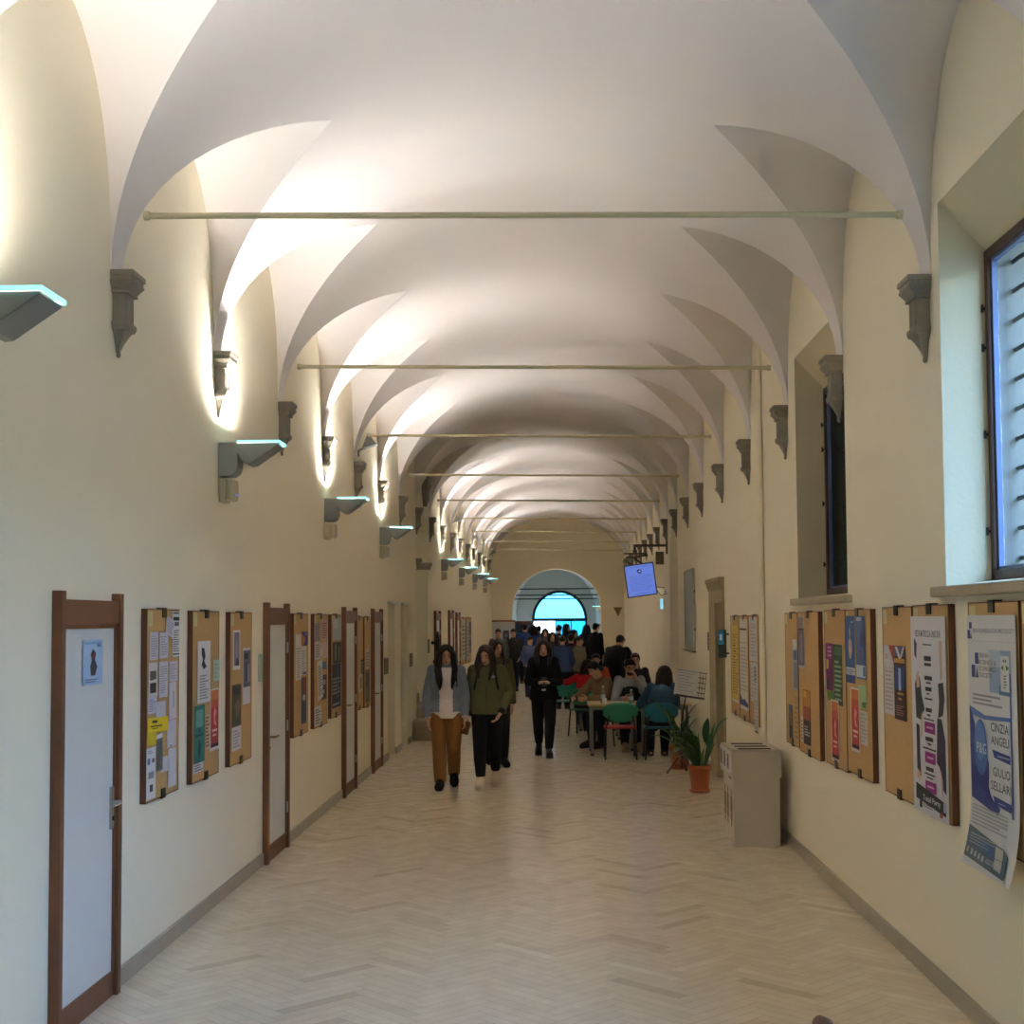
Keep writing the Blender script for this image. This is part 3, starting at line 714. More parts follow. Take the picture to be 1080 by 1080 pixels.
# ------------------------------------------------------------------ papers
WHITE = pal(222, 218, 214); LILAC = pal(208, 202, 208); GREY = pal(120, 118, 116); INK = pal(44, 42, 44)
pn_i = [0]
def paper(key, s0, t0, s1, t1, base, label, cat='poster', deco=(), rot=0, name=None, lift=0, curl=0):
    side, yc, z0, W_, H_ = BOARDS[key]
    w, h = (s1-s0)*W_, (t1-t0)*H_
    u = (s0+s1)/2*W_-W_/2; v = H_-(t0+t1)/2*H_
    pn_i[0] += 1; lv = .0362+.0006*(pn_i[0] % 7)+lift
    mb = MB(); n = 20 if curl else 6
    def bulge(y): return curl*max(0, (-y/h-.2))**2
    vs = []; 
    for i in range(n+1):
        y = h/2-h*i/n
        for x in (-w/2, w/2): vs += [(x, y, bulge(y)), (x, y, bulge(y)+.0005)]
    fs = []
    for i in range(n):
        a = i*4; b = a+4
        fs += [(a, b, b+2, a+2), (a+1, a+3, b+3, b+1), (a, a+1, b+1, b), (a+2, b+2, b+3, a+3)]
    fs += [(0, 2, 3, 1), (n*4, n*4+1, n*4+3, n*4+2)]
    mb.add(vs, fs, base)
    for k, d in enumerate(deco):
        e = .0007+.00012*k
        if d[0] in 'rp':
            if d[0] == 'r': _, x0, y0, x1, y1, m = d; pts = [(x0, y0), (x1, y0), (x1, y1), (x0, y1)]
            else: _, pts, m = d
            ylo, yhi = min(p[1] for p in pts), max(p[1] for p in pts); nb = max(1, int((yhi-ylo)/.03)) if curl else 1
            for q in range(nb):       # bands, so that print follows a curled sheet
                P = list(pts)
                if nb > 1:
                    P = clip(P, 1, ylo+(yhi-ylo)*q/nb, 1)
                    if P: P = clip(P, 1, ylo+(yhi-ylo)*(q+1)/nb, -1)
                if len(P) >= 3: mb.add([(-w/2+x*w, h/2-y*h, e+bulge(h/2-y*h)) for x, y in P], [tuple(range(len(P)))[::-1]], m)
        elif d[0] == 'l':     # lines of small print
            _, x0, y0, x1, y1, nl, m = d
            rg = random.Random(len(label)+k)
            for i in range(nl):
                yy = h/2-(y0+(y1-y0)*(i+.5)/nl)*h; th = (y1-y0)*h/nl*.24; xe = x1-(x1-x0)*rg.choice((0, 0, .06, .2, .35)); z = e+bulge(yy)
                mb.add([(-w/2+x0*w, yy+th, z), (-w/2+xe*w, yy+th, z), (-w/2+xe*w, yy-th, z), (-w/2+x0*w, yy-th, z)], [(0, 3, 2, 1)], m)
        elif d[0] == 't':     # lettering
            _, txt, x, y, tw, th, m = d
            tv, tf = text_mesh(txt, th*h*1.35, tw*w if tw else None)
            if tv: mb.add([(-w/2+x*w+q.x, h/2-y*h+q.y, e+bulge(h/2-y*h+q.y)) for q in tv], tf, m)
    o = mb.build(name or cat.replace(' ', '_'), fix=False)
    o.matrix_world = wallM(side, yc, z0, .002) @ Matrix.Translation((u, v, lv)) @ Matrix.Rotation(math.radians(rot), 4, 'Z')
    return tag(o, label, cat, 'papers pinned to the boards')
def txt(n=9, m=None): return ('l', .12, .12, .9, .9, n, m or GREY)
# first board on the left
paper('L1', .54, .05, .80, .145, LILAC, 'tilted white sheet near the top clip of the board by the first door', 'notice', [txt(5, pal(170, 165, 170))], -14, lift=.003)
paper('L1', .76, .012, .99, .26, WHITE, 'tall white sheet with a black heading on the crowded board by the first door', 'notice', [('r', .1, .02, .9, .05, INK), ('r', .1, .12, .95, .2, INK), ('r', .1, .23, .9, .32, GREY), ('l', .1, .4, .9, .9, 10, GREY), ('r', .05, .93, .95, .96, INK)])
paper('L1', .07, .12, .31, .267, LILAC, 'white sheet of close text, upper left of the crowded board', 'notice', [txt(9, pal(165, 160, 165))])
paper('L1', .35, .125, .61, .262, LILAC, 'white sheet of text under the tilted one on the board by the first door', 'notice', [txt(8, pal(165, 160, 165))])
paper('L1', .03, .28, .29, .456, pal(214, 206, 200), 'sheet with two dark photographs on the crowded board by the first door', 'flyer', [('r', .15, .25, .85, .52, pal(92, 82, 64)), ('r', .15, .6, .85, .9, pal(56, 48, 38)), ('r', .6, .5, .85, .6, pal(220, 215, 205))])
paper('L1', .34, .28, .60, .47, LILAC, 'long white sheet in the centre of the crowded board by the first door', 'notice', [txt(12, pal(165, 160, 165))])
paper('L1', .67, .285, .93, .395, LILAC, 'white sheet directly below the black headed one on the crowded board', 'notice', [txt(7, pal(170, 165, 170))])
paper('L1', .66, .398, .89, .60, pal(214, 204, 208), 'rumpled pinkish sheet at the right edge of the crowded board', 'notice', [('r', .5, .25, .75, .7, pal(186, 172, 178))], 2, lift=.002)
paper('L1', .03, .458, .28, .545, LILAC, 'small white note under the sheet with two photographs', 'notice', [txt(6, pal(160, 155, 175))])
paper('L1', .24, .49, .54, .575, pal(206, 200, 204), 'blank pale note just above the yellow flyer', 'notice', [], lift=.002)
YEL = pal(236, 206, 40)
paper('L1', .0, .57, .61, .645, YEL, 'wide yellow flyer with black lettering on the crowded board by the first door', 'flyer', [('r', .2, .2, .45, .36, INK), ('r', .12, .55, .7, .64, pal(90, 76, 20)), ('r', .2, .72, .5, .78, pal(120, 100, 20))], -2, lift=.004)
paper('L1', .0, .645, .27, .706, pal(222, 192, 40), 'small yellow slip directly below the wide yellow flyer', 'flyer', [], -3)
paper('L1', .27, .66, .46, .855, pal(120, 116, 108), 'grey printed strip below the yellow flyer', 'flyer', [('r', 0, 0, 1, .12, WHITE), ('l', .1, .2, .9, .95, 12, pal(80, 78, 74))], 2)
paper('L1', .0, .72, .27, .985, pal(214, 212, 212), 'white sheet with small pictures in the lower left corner of the crowded board', 'flyer', [('r', .1, .2, .38, .32, pal(96, 120, 150)), ('r', .6, .22, .85, .3, pal(110, 84, 70)), ('r', .2, .47, .8, .6, pal(150, 146, 144)), ('r', .35, .72, .7, .86, pal(70, 68, 68)), ('l', .15, .04, .8, .12, 2, pal(150, 150, 180))])
paper('L1', .61, .605, .90, .75, pal(208, 202, 206), 'blank white sheet right of the yellow flyer on the crowded board', 'notice', [('r', .3, .93, .55, .97, pal(120, 96, 60))])
paper('L1', .43, .79, .66, .87, pal(204, 198, 202), 'small white sheet in the lower middle of the crowded board', 'notice', [])
paper('L1', .64, .757, .90, .965, pal(210, 206, 210), 'white sheet in the lower right corner of the crowded board', 'notice', [], 0, lift=.001)
# second
paper('L2', .15, .18, .62, .545, pal(222, 220, 220), 'white poster with a black drawing on the board with the teal poster', 'poster', [('p', [(.3, .1), (.5, .12), (.6, .25), (.5, .33), (.7, .42), (.45, .46), (.3, .38), (.4, .3), (.3, .22)], INK), ('l', .15, .54, .85, .95, 9, pal(150, 150, 155))], lift=.002)
paper('L2', .75, .30, .99, .43, pal(180, 206, 186), 'pale mint note at the right edge of the second board on the left', 'notice', [txt(4, pal(160, 184, 168))])
paper('L2', .05, .555, .42, .89, pal(48, 124, 110), 'teal poster with paler panels, lower left of the second board on the left', 'poster', [('r', .15, .08, .85, .38, pal(110, 168, 154)), ('r', .1, .5, .9, .54, pal(24, 84, 72)), ('p', [(.45, .6), (.65, .7), (.5, .95), (.35, .8)], pal(30, 70, 62)), ('r', .4, .4, .6, .48, pal(26, 80, 72))])
paper('L2', .03, .89, .39, .945, pal(208, 206, 208), 'small white slip under the teal poster', 'notice', [txt(3)])
paper('L2', .47, .62, .62, .83, pal(196, 176, 144), 'narrow tan strip with dark bars between the teal and the red posters', 'flyer', [('l', .05, .05, .95, .95, 9, pal(110, 92, 66))])
def redposter(key, s0, t0, s1, t1, label):
    return paper(key, s0, t0, s1, t1, pal(224, 218, 210), label, 'poster', [('r', .08, .025, .94, .95, pal(186, 58, 56)), ('r', .08, .025, .94, .18, pal(208, 118, 60)), ('r', .08, .18, .94, .3, pal(198, 84, 58)), ('p', [(.5, .3), (.7, .38), (.55, .5), (.75, .62), (.45, .58), (.4, .42)], pal(226, 150, 140)), ('r', .25, .66, .8, .7, pal(236, 190, 180)), ('r', .3, .74, .7, .77, pal(236, 190, 180)), ('r', .08, .89, .94, .945, pal(60, 26, 46))])
redposter('L2', .63, .475, .985, .85, 'red and orange poster, lower right of the second board on the left')
# third
paper('L3', .1, .12, .42, .378, WHITE, 'narrow purple grey print with a white border on the third board on the left', 'poster', [('r', .12, .05, .9, .9, pal(134, 120, 142)), ('p', [(.5, .7), (.8, .78), (.85, .9), (.3, .9)], pal(60, 54, 70)), ('r', .4, .25, .6, .7, pal(160, 148, 168))])
paper('L3', .55, .24, .9, .62, pal(214, 212, 212), 'blue grey poster with a white lower part on the third board on the left', 'poster', [('r', .05, .05, 1, .7, pal(96, 100, 124)), ('r', .2, .1, .7, .2, pal(40, 40, 52)), ('r', .35, .25, .55, .6, pal(60, 60, 84)), ('r', .65, .3, .9, .62, pal(150, 150, 170))])
paper('L3', .06, .475, .47, .75, pal(86, 78, 56), 'dark olive photograph on the third board on the left', 'photograph', [('r', .1, .05, .9, .25, pal(56, 52, 44)), ('p', [(.2, .5), (.7, .35), (.9, .6), (.5, .85)], pal(118, 106, 76))])
paper('L3', .05, .752, .47, .905, LILAC, 'white text sheet under the dark olive photograph', 'notice', [txt(6, pal(160, 156, 160))])
# fourth to eighth
paper('L4', .5, .15, .94, .268, pal(44, 54, 120), 'small blue and orange poster on the board after the second door', 'poster', [('p', [(0, .1), (.7, .5), (.3, 1), (0, 1)], pal(190, 100, 70)), ('r', .5, .05, .95, .3, pal(90, 100, 170))])
paper('L4', .1, .17, .48, .545, pal(216, 210, 204), 'tall white leaflet on the board after the second door', 'flyer', [('r', .1, .3, .95, .32, GREY), ('l', .15, .35, .9, .95, 12, pal(170, 164, 160))])
paper('L4', .45, .275, .84, .51, pal(210, 206, 200), 'white leaflet below the blue and orange poster', 'flyer', [txt(9, pal(165, 160, 156)), ('r', .3, .9, .95, .98, pal(70, 84, 120))], lift=.002)
paper('L4', .48, .53, .84, .915, pal(86, 82, 90), 'long dark poster with a red top on the board after the second door', 'poster', [('r', .2, 0, .9, .35, pal(128, 52, 52)), ('r', .3, .38, .8, .5, pal(190, 180, 170)), ('r', .1, .55, .9, .95, pal(66, 72, 92))])
paper('L5', .03, .08, .38, .24, pal(150, 144, 150), 'grey leaflet at the top of the crowded board before the dark poster board', 'flyer', [txt(6)])
paper('L5', .03, .245, .38, .4, pal(206, 200, 196), 'white leaflet below the grey leaflet', 'flyer', [txt(6)])
paper('L5', .5, .05, .9, .24, pal(202, 168, 160), 'pinkish text leaflet, top right of the crowded leaflet board', 'flyer', [txt(7, pal(150, 80, 80))])
paper('L5', .42, .25, .97, .4, pal(208, 180, 172), 'pink leaflet with a white circle in the crowded leaflet board', 'flyer', [('p', [(.2+.15*math.cos(i*PI/5), .6+.2*math.sin(i*PI/5)) for i in range(10)], WHITE)])
paper('L5', .2, .41, .58, .76, pal(212, 206, 202), 'long white leaflet hanging aslant in the crowded leaflet board', 'flyer', [txt(11)], 6, lift=.003)
paper('L5', .58, .43, .88, .5, pal(62, 122, 150), 'small blue card in the crowded leaflet board', 'card', [])
paper('L5', .5, .55, .9, .77, pal(70, 64, 66), 'dark photo leaflet in the lower part of the crowded leaflet board', 'flyer', [('r', .3, .2, .8, .4, pal(160, 150, 146)), ('r', .1, .6, .6, .75, pal(170, 160, 156))])
paper('L5', .0, .81, .5, .985, pal(206, 202, 198), 'white leaflet at the bottom of the crowded leaflet board', 'flyer', [txt(6)])
paper('L6', .08, .03, .95, .25, pal(196, 198, 196, 30), 'glossy pale sheet at the top of the board beside the third door', 'poster', [('r', .1, .1, .6, .5, pal(214, 214, 210, 30))])
paper('L6', .08, .27, .97, .48, pal(64, 60, 48), 'dark poster with two pale columns beside the third door', 'poster', [('r', .25, .1, .4, .85, pal(150, 142, 116)), ('r', .65, .2, .8, .9, pal(130, 122, 100))])
paper('L6', .05, .485, .95, .91, pal(52, 52, 58), 'black poster with pale lines of print beside the third door', 'poster', [('l', .1, .3, .9, .7, 5, pal(150, 150, 156)), ('r', .1, .9, .8, .94, pal(160, 160, 165)), ('r', .55, .1, .7, .8, pal(90, 88, 92))])
paper('L7', .65, .47, .98, .63, pal(66, 66, 66), 'small dark print on the board just past the third door', 'flyer', [txt(4, pal(140, 140, 140))])
paper('L7', .35, .62, .75, .82, pal(196, 194, 190), 'small white print on the board just past the third door', 'flyer', [('r', .4, .2, .9, .8, GREY)])
paper('L8', .15, .36, .7, .58, pal(206, 200, 190), 'small white note on the narrow board before the fourth door', 'notice', [txt(5)])
paper('L8', .1, .585, .8, .95, pal(110, 106, 96), 'grey poster on the narrow board before the fourth door', 'poster', [('r', .1, .1, .9, .5, pal(80, 78, 74))])
paper('L9', .2, .05, .9, .9, pal(190, 184, 174), 'pale poster on the first far board beyond the left arch', 'poster', [txt(8)])
paper('L10', .05, .08, .5, .95, pal(176, 172, 164), 'long grey sheet on the second far board beyond the left arch', 'poster', [txt(9)])
paper('L10', .5, .1, .95, .4, pal(70, 72, 66), 'dark picture on the second far board beyond the left arch', 'poster', [])
paper('L10', .5, .42, .97, .8, pal(110, 108, 100), 'grey picture on the second far board beyond the left arch', 'poster', [('r', .2, .2, .8, .6, pal(70, 70, 66))])
# right wall
paper('R1', .12, .1, .96, .87, pal(208, 180, 92), 'tall yellow sheet with dark ticks on the board right of the stone doorway', 'poster', [('l', .1, .1, .95, .9, 22, pal(168, 138, 62)), ('r', .3, .25, .55, .265, INK), ('r', .3, .33, .6, .345, INK), ('r', .3, .4, .55, .415, INK), ('r', .3, .48, .5, .495, INK), ('r', 0, .975, 1, 1, WHITE)])
paper('R2', .08, .03, .94, .9, pal(216, 210, 198), 'white poster with a black bar and a blue picture at its foot, above the bin', 'poster', [('r', .05, .105, .9, .125, INK), ('r', .02, .26, .98, .265, GREY), ('l', .1, .3, .95, .8, 12, pal(186, 178, 168)), ('p', [(0, .84), (.3, .9), (.55, .88), (1, .93), (1, .965), (0, .955)], pal(56, 66, 130))])
paper('R3', .1, .02, .9, .42, pal(212, 208, 204), 'white sheet at the top of the board beside the cream conduit', 'notice', [txt(10, pal(184, 180, 178)), ('r', 0, .2, 1, .205, GREY)])
paper('R3', .2, .43, .9, .79, pal(206, 202, 200), 'second white sheet lower on the board beside the cream conduit', 'notice', [('r', .55, .1, .8, .5, pal(120, 116, 120)), txt(8, pal(180, 176, 176))])
paper('R3', .55, .72, .95, 1.06, pal(204, 200, 198), 'strip of white paper hanging below the board beside the cream conduit', 'notice', [('r', .2, .95, .9, .99, INK), txt(8, pal(176, 172, 172))], lift=.004)
paper('R4', .6, .2, .98, .58, pal(170, 172, 180), 'blue and white strip at the right of the far board under the second window', 'flyer', [('r', .1, 0, .9, .2, pal(216, 212, 206)), ('r', .2, .22, .9, .4, pal(84, 108, 150)), ('r', .2, .45, .9, .95, pal(128, 138, 160))])
paper('R4', .25, .7, .55, .96, pal(104, 96, 84), 'small blue figure print, lower left of the far board under the second window', 'flyer', [('r', .1, 0, .9, .2, pal(84, 106, 150)), ('r', .2, .6, .8, .95, pal(60, 66, 96)), ('r', .3, .2, .7, .6, pal(130, 106, 84))])
paper('R4', .68, .6, .99, .96, pal(190, 160, 110), 'plain tan strip at the foot of the far board under the second window', 'flyer', [('l', .2, .05, .9, .95, 9, pal(160, 128, 84))])
paper('R5', .03, .03, .36, .4, pal(190, 184, 184), 'purple grey print, top left of the near board under the second window', 'poster', [('r', .1, .02, .9, .25, pal(150, 128, 120)), ('r', .05, .27, .95, .95, pal(112, 104, 122)), ('r', .3, .35, .7, .9, pal(140, 134, 150)), ('r', .05, .24, .95, .27, pal(60, 54, 64))])
paper('R5', .24, .55, .6, .93, pal(70, 50, 40), 'dark poster with an orange sky on the near board under the second window', 'poster', [('r', .05, .01, .95, .3, pal(190, 130, 50)), ('r', .05, .3, .95, .55, pal(160, 80, 44)), ('l', .15, .65, .85, .85, 4, pal(190, 180, 170)), ('r', .1, .02, .4, .14, pal(218, 170, 80))])
paper('R5', .12, .745, .24, .93, pal(206, 200, 190), 'narrow white slip left of the dark orange poster', 'notice', [txt(6)])
paper('R6', .1, .215, .44, .52, pal(122, 42, 108), 'magenta poster with a yellow patch', 'poster', [('r', .1, .35, .4, .55, pal(206, 186, 60)), ('p', [(.1, .75), (.5, .85), (.3, 1), (.15, .95)], INK), ('l', .3, .05, .9, .3, 3, pal(190, 130, 180))])
paper('R6', .12, .525, .46, .585, pal(86, 132, 52), 'small green slip under the magenta poster', 'card', [])
paper('R6', .46, .22, .86, .6, pal(54, 78, 46), 'dark green poster with pale lines right of the magenta one', 'poster', [('l', .1, .25, .9, .95, 9, pal(150, 168, 130)), ('r', .1, .04, .9, .18, pal(80, 104, 66))])
redposter('R6', .3, .575, .66, .965, 'red and orange poster below the magenta and green posters')
def blueposter(key, s0, t0, s1, t1, label, fig):
    return paper(key, s0, t0, s1, t1, pal(54, 88, 142), label, 'poster', [('r', .0, .77, 1, .88, pal(196, 202, 212)), ('r', 0, .88, 1, 1, pal(44, 66, 128)), ('l', .1, .79, .9, .87, 3, GREY)]+fig)
blueposter('R7', .03, .04, .4, .45, 'blue poster with a pale hand and candle shape', [('p', [(.45, .14), (.56, .24), (.52, .34), (.68, .37), (.7, .52), (.58, .64), (.42, .63), (.32, .5), (.33, .37), (.46, .34), (.42, .24)], pal(214, 176, 148)), ('r', .62, .08, .9, .1, pal(180, 196, 220)), ('p', [(.48, .54), (.56, .54), (.52, .6)], pal(160, 50, 40))])
paper('R7', .46, .04, .82, .415, pal(74, 100, 146), 'second blue poster with faint figures, right of the hand and candle poster', 'poster', [('r', .1, .02, .6, .08, pal(190, 202, 220)), ('p', [(.5, .25), (.75, .3), (.7, .5), (.45, .46)], pal(50, 60, 96)), ('p', [(.4, .5), (.7, .55), (.6, .72), (.4, .68)], pal(96, 84, 110)), ('r', 0, .78, 1, .97, pal(190, 198, 208)), ('r', .72, .8, .95, .95, pal(60, 120, 180))])
redposter('R7', .2, .475, .55, .86, 'red and orange poster below the two blue posters')
paper('R7', .54, .45, .82, .585, pal(164, 192, 140), 'pale green note right of the red poster on the board with two blue posters', 'notice', [('p', [(.4, .75), (1, .7), (.9, 1), (.5, .95)], pal(96, 140, 70))])
paper('R7', .56, .6, .84, .8, pal(208, 200, 186), 'white sheet under the pale green note', 'notice', [('l', .1, .05, .9, .95, 8, pal(180, 172, 160))])
paper('R8', .05, .205, .4, .575, pal(206, 196, 192), 'white half of a folded brochure with a red corner on the almost bare board', 'brochure', [('p', [(.5, .0), (1, .0), (1, .25)], pal(196, 80, 58)), ('r', .05, .33, .95, .335, GREY), ('l', .1, .35, .9, .95, 10, pal(176, 164, 162)), ('r', .1, .12, .45, .2, pal(190, 170, 165))])
paper('R8', .4, .205, .79, .59, pal(72, 40, 34), 'dark brown half of a folded brochure with a blue picture on the almost bare board', 'brochure', [('r', .05, .01, .95, .14, pal(80, 90, 130)), ('p', [(.1, .01), (.35, .01), (.6, .16), (.5, .2)], pal(216, 206, 200)), ('p', [(.8, .01), (.95, .01), (.6, .2), (.5, .18)], pal(206, 196, 190)), ('r', .05, .17, .95, .23, pal(200, 140, 60)), ('r', .08, .28, .92, .58, pal(50, 66, 120)), ('r', .4, .3, .6, .6, pal(170, 190, 220)), ('r', .3, .63, .8, .66, pal(190, 150, 70)), ('r', .35, .7, .65, .73, pal(190, 150, 70)), ('l', .15, .8, .8, .95, 5, pal(150, 110, 90))])
FU = pal(150, 38, 118); SK = pal(206, 170, 150)
paper('R9', -.02, .055, .955, 1.005, pal(216, 212, 214), 'tall white party poster with magenta labels and figures along its sides', 'poster', [
    ('t', 'FESTA MATRICOLA UNISI 2018', .5, .09, .72, .035, INK),
    ('p', [(.1, .11), (.18, .14), (.16, .22), (.1, .2)], pal(72, 52, 90)), ('p', [(.2, .28), (.27, .33), (.3, .4), (.38, .47), (.26, .53), (.12, .52), (.1, .35)], pal(52, 46, 46)), ('p', [(.14, .3), (.22, .29), (.25, .36), (.15, .37)], SK),
    ('p', [(.12, .55), (.22, .56), (.22, .72), (.24, .82), (.12, .8)], pal(44, 42, 48)), ('p', [(.28, .5), (.33, .48), (.3, .6), (.24, .63)], SK), ('p', [(.12, .78), (.22, .8), (.2, .84), (.12, .83)], SK),
    ('p', [(.82, .12), (.92, .12), (.9, .16), (.9, .3), (.84, .32)], SK), ('p', [(.78, .33), (.92, .32), (.95, .4), (.9, .48), (.76, .5), (.8, .42)], pal(56, 50, 48)), ('p', [(.84, .5), (.96, .49), (.96, .57), (.86, .57)], pal(214, 208, 200)),
    ('p', [(.74, .5), (.86, .5), (.95, .6), (.95, .86), (.86, .84), (.78, .74), (.7, .72)], pal(58, 50, 66)), ('p', [(.8, .74), (.86, .8), (.86, .88), (.82, .86)], SK),
    ('r', .36, .14, .62, .146, INK), ('r', .4, .2, .6, .225, INK), ('r', .4, .235, .6, .25, INK), ('r', .4, .3, .62, .32, INK), ('r', .44, .33, .58, .338, INK), ('r', .42, .355, .6, .375, INK), ('r', .46, .385, .54, .393, INK), ('r', .4, .41, .62, .418, INK),
    ('r', .42, .46, .6, .48, INK), ('r', .46, .49, .56, .5, INK), ('r', .36, .513, .66, .52, INK), ('r', .38, .53, .68, .585, FU), ('r', .44, .552, .62, .562, pal(220, 170, 206)),
    ('r', .4, .605, .62, .625, INK), ('r', .46, .635, .56, .645, INK), ('r', .32, .66, .7, .668, INK), ('r', .38, .68, .68, .735, FU), ('r', .44, .702, .62, .712, pal(220, 170, 206)),
    ('r', .4, .755, .62, .775, INK), ('r', .36, .787, .66, .795, INK), ('r', .42, .805, .6, .812, INK), ('r', .38, .825, .68, .88, FU), ('r', .44, .847, .62, .857, pal(220, 170, 206)),
    ('p', [(.1, .855), (.95, .9), (.95, .965), (.1, .935)], pal(52, 50, 48)), ('t', 'Total Party', .55, .918, .5, .03, pal(214, 210, 204)), ('r', .88, .9, .97, .945, pal(180, 186, 196)), ('r', .2, .94, .28, .975, INK), ('l', .3, .945, .75, .965, 2, GREY),
    ('p', [(.82+.05*math.cos(i*PI/4), .968+.012*math.sin(i*PI/4)) for i in range(8)], pal(190, 70, 60))], lift=.004, curl=.02)
NB = pal(58, 66, 130); MBL = pal(70, 104, 168); DK = pal(70, 70, 72)
paper('R10', .02, .055, .97, 1.1, pal(216, 214, 212), 'large blue and white society poster with two speaker names, by the right edge', 'poster', [
    ('r', .04, .028, .1, .055, NB), ('r', .0, .06, .06, .095, NB), ('p', [(.08, .065), (.1, .095), (.06, .095)], DK), ('t', 'SIENA BUSINESS & ECONOMICS SOCIETY', .55, .062, .86, .018, pal(150, 150, 156)), ('r', .02, .102, .98, .104, pal(190, 188, 186)),
    ('r', .46, .135, .9, .3, pal(150, 172, 196)), ('r', .46, .135, .7, .2, pal(184, 196, 208)), ('r', .66, .27, .9, .305, pal(90, 130, 160)),
    ('r', .16, .15, .24, .195, NB), ('r', .08, .2, .16, .25, NB), ('r', .16, .2, .24, .25, pal(196, 194, 196)), ('p', [(.2, .205), (.235, .25), (.17, .25)], DK),
    ('t', 'SIENA', .36, .16, .2, .019, GREY), ('t', 'BUSINESS &', .43, .187, .36, .019, GREY), ('t', 'ECONOMICS', .43, .212, .36, .019, GREY), ('t', 'SOCIETY', .39, .238, .27, .019, GREY),
    ('r', .7, .155, .87, .29, pal(214, 214, 208)), ('p', [(.71, .2), (.76, .188), (.76, .212)], pal(84, 128, 62)), ('p', [(.87, .2), (.81, .188), (.81, .212)], pal(84, 128, 62)), ('t', 'II', .785, .175, .06, .012, INK), ('l', .76, .225, .82, .28, 5, GREY),
    ('l', .1, .31, .72, .36, 3, pal(150, 150, 152)), ('r', .87, .22, .9, .76, pal(86, 110, 172)),
    ('p', [(.02, .365), (.35, .395), (.87, .385), (.87, .4), (.35, .412), (.03, .4)], pal(96, 120, 180)), ('p', [(.02, .36), (.14, .44), (.1, .52), (.02, .54)], NB),
    ('p', [(.02, .5), (.34, .53), (.42, .58), (.4, .68), (.48, .715), (.64, .74), (.6, .77), (.03, .735)], NB),
    ('p', [(.03, .6), (.42, .6), (.4, .67), (.44, .7), (.03, .68)], pal(44, 52, 118)),
    ('p', [(.25+.145*math.cos(i*PI/12), .525+.11*math.sin(i*PI/12)) for i in range(24)], MBL), ('p', [(.24+.11*math.cos(i*PI/12), .5+.08*math.sin(i*PI/12)) for i in range(24)], pal(92, 130, 188)), ('t', 'P&G', .27, .53, .21, .044, pal(206, 210, 216)),
    ('r', .43, .41, .86, .54, pal(212, 210, 210)), ('t', 'CINZIA', .66, .435, .36, .036, DK), ('t', 'ANGELI', .66, .485, .36, .036, DK), ('p', [(.5, .52), (.86, .528), (.86, .56), (.54, .55)], NB), ('l', .6, .533, .84, .548, 1, pal(150, 156, 200)),
    ('p', [(.42, .56), (.86, .575), (.86, .71), (.56, .69), (.44, .62)], pal(212, 210, 210)), ('t', 'GIULIO', .68, .605, .34, .036, DK), ('t', 'SELLARI', .66, .66, .4, .036, DK), ('p', [(.5, .698), (.86, .708), (.86, .74), (.54, .73)], NB), ('l', .6, .714, .84, .728, 1, pal(150, 156, 200)),
    ('l', .06, .755, .8, .84, 6, pal(176, 172, 168)),
    ('p', [(.03, .845), (.64, .875), (.78, .88), (.88, .9), (.88, .985), (.03, .968)], pal(84, 100, 110)), ('p', [(.62, .88), (.78, .885), (.8, .97), (.66, .965)], pal(176, 172, 158)), ('p', [(.3, .88), (.62, .89), (.64, .93), (.3, .92)], pal(80, 110, 150)), ('l', .08, .87, .6, .915, 4, pal(176, 186, 192)),
    ('r', .07, .93, .11, .952, pal(200, 180, 140)), ('r', .16, .932, .2, .954, pal(190, 196, 202)), ('r', .24, .934, .28, .956, pal(190, 196, 202)), ('r', .32, .936, .36, .958, pal(190, 196, 202)), ('r', .4, .938, .44, .96, pal(190, 196, 202)), ('t', 'ASSOCIAZIONE', .64, .95, .32, .02, pal(180, 190, 200))], lift=.004, curl=.6)
# notice taped on the first door
yd = (dl(82)+dl(103))/2; wd = dl(103)-dl(82)
BOARDS['D1'] = (-1, yd, on_left(92, 722).z, wd, on_left(92, 675).z-on_left(92, 722).z)
o = paper('D1', 0, 0, 1, 1, pal(170, 196, 224), 'pale blue notice with a dark figure taped to the first brown door', 'notice', [('r', .08, .04, .95, .1, pal(140, 170, 206)), ('p', [(.5, .2), (.65, .3), (.6, .45), (.72, .6), (.62, .8), (.4, .8), (.36, .6), (.44, .45), (.38, .32)], pal(70, 66, 70)), ('r', .45, .3, .6, .42, pal(150, 60, 56)), ('l', .1, .86, .9, .96, 2, pal(110, 120, 140)), ('r', .7, .1, .9, .16, pal(100, 130, 170))])
o.matrix_world = wallM(-1, yd, 0, .002) @ Matrix.Translation((0, BOARDS['D1'][2]+BOARDS['D1'][4]/2, .0255))
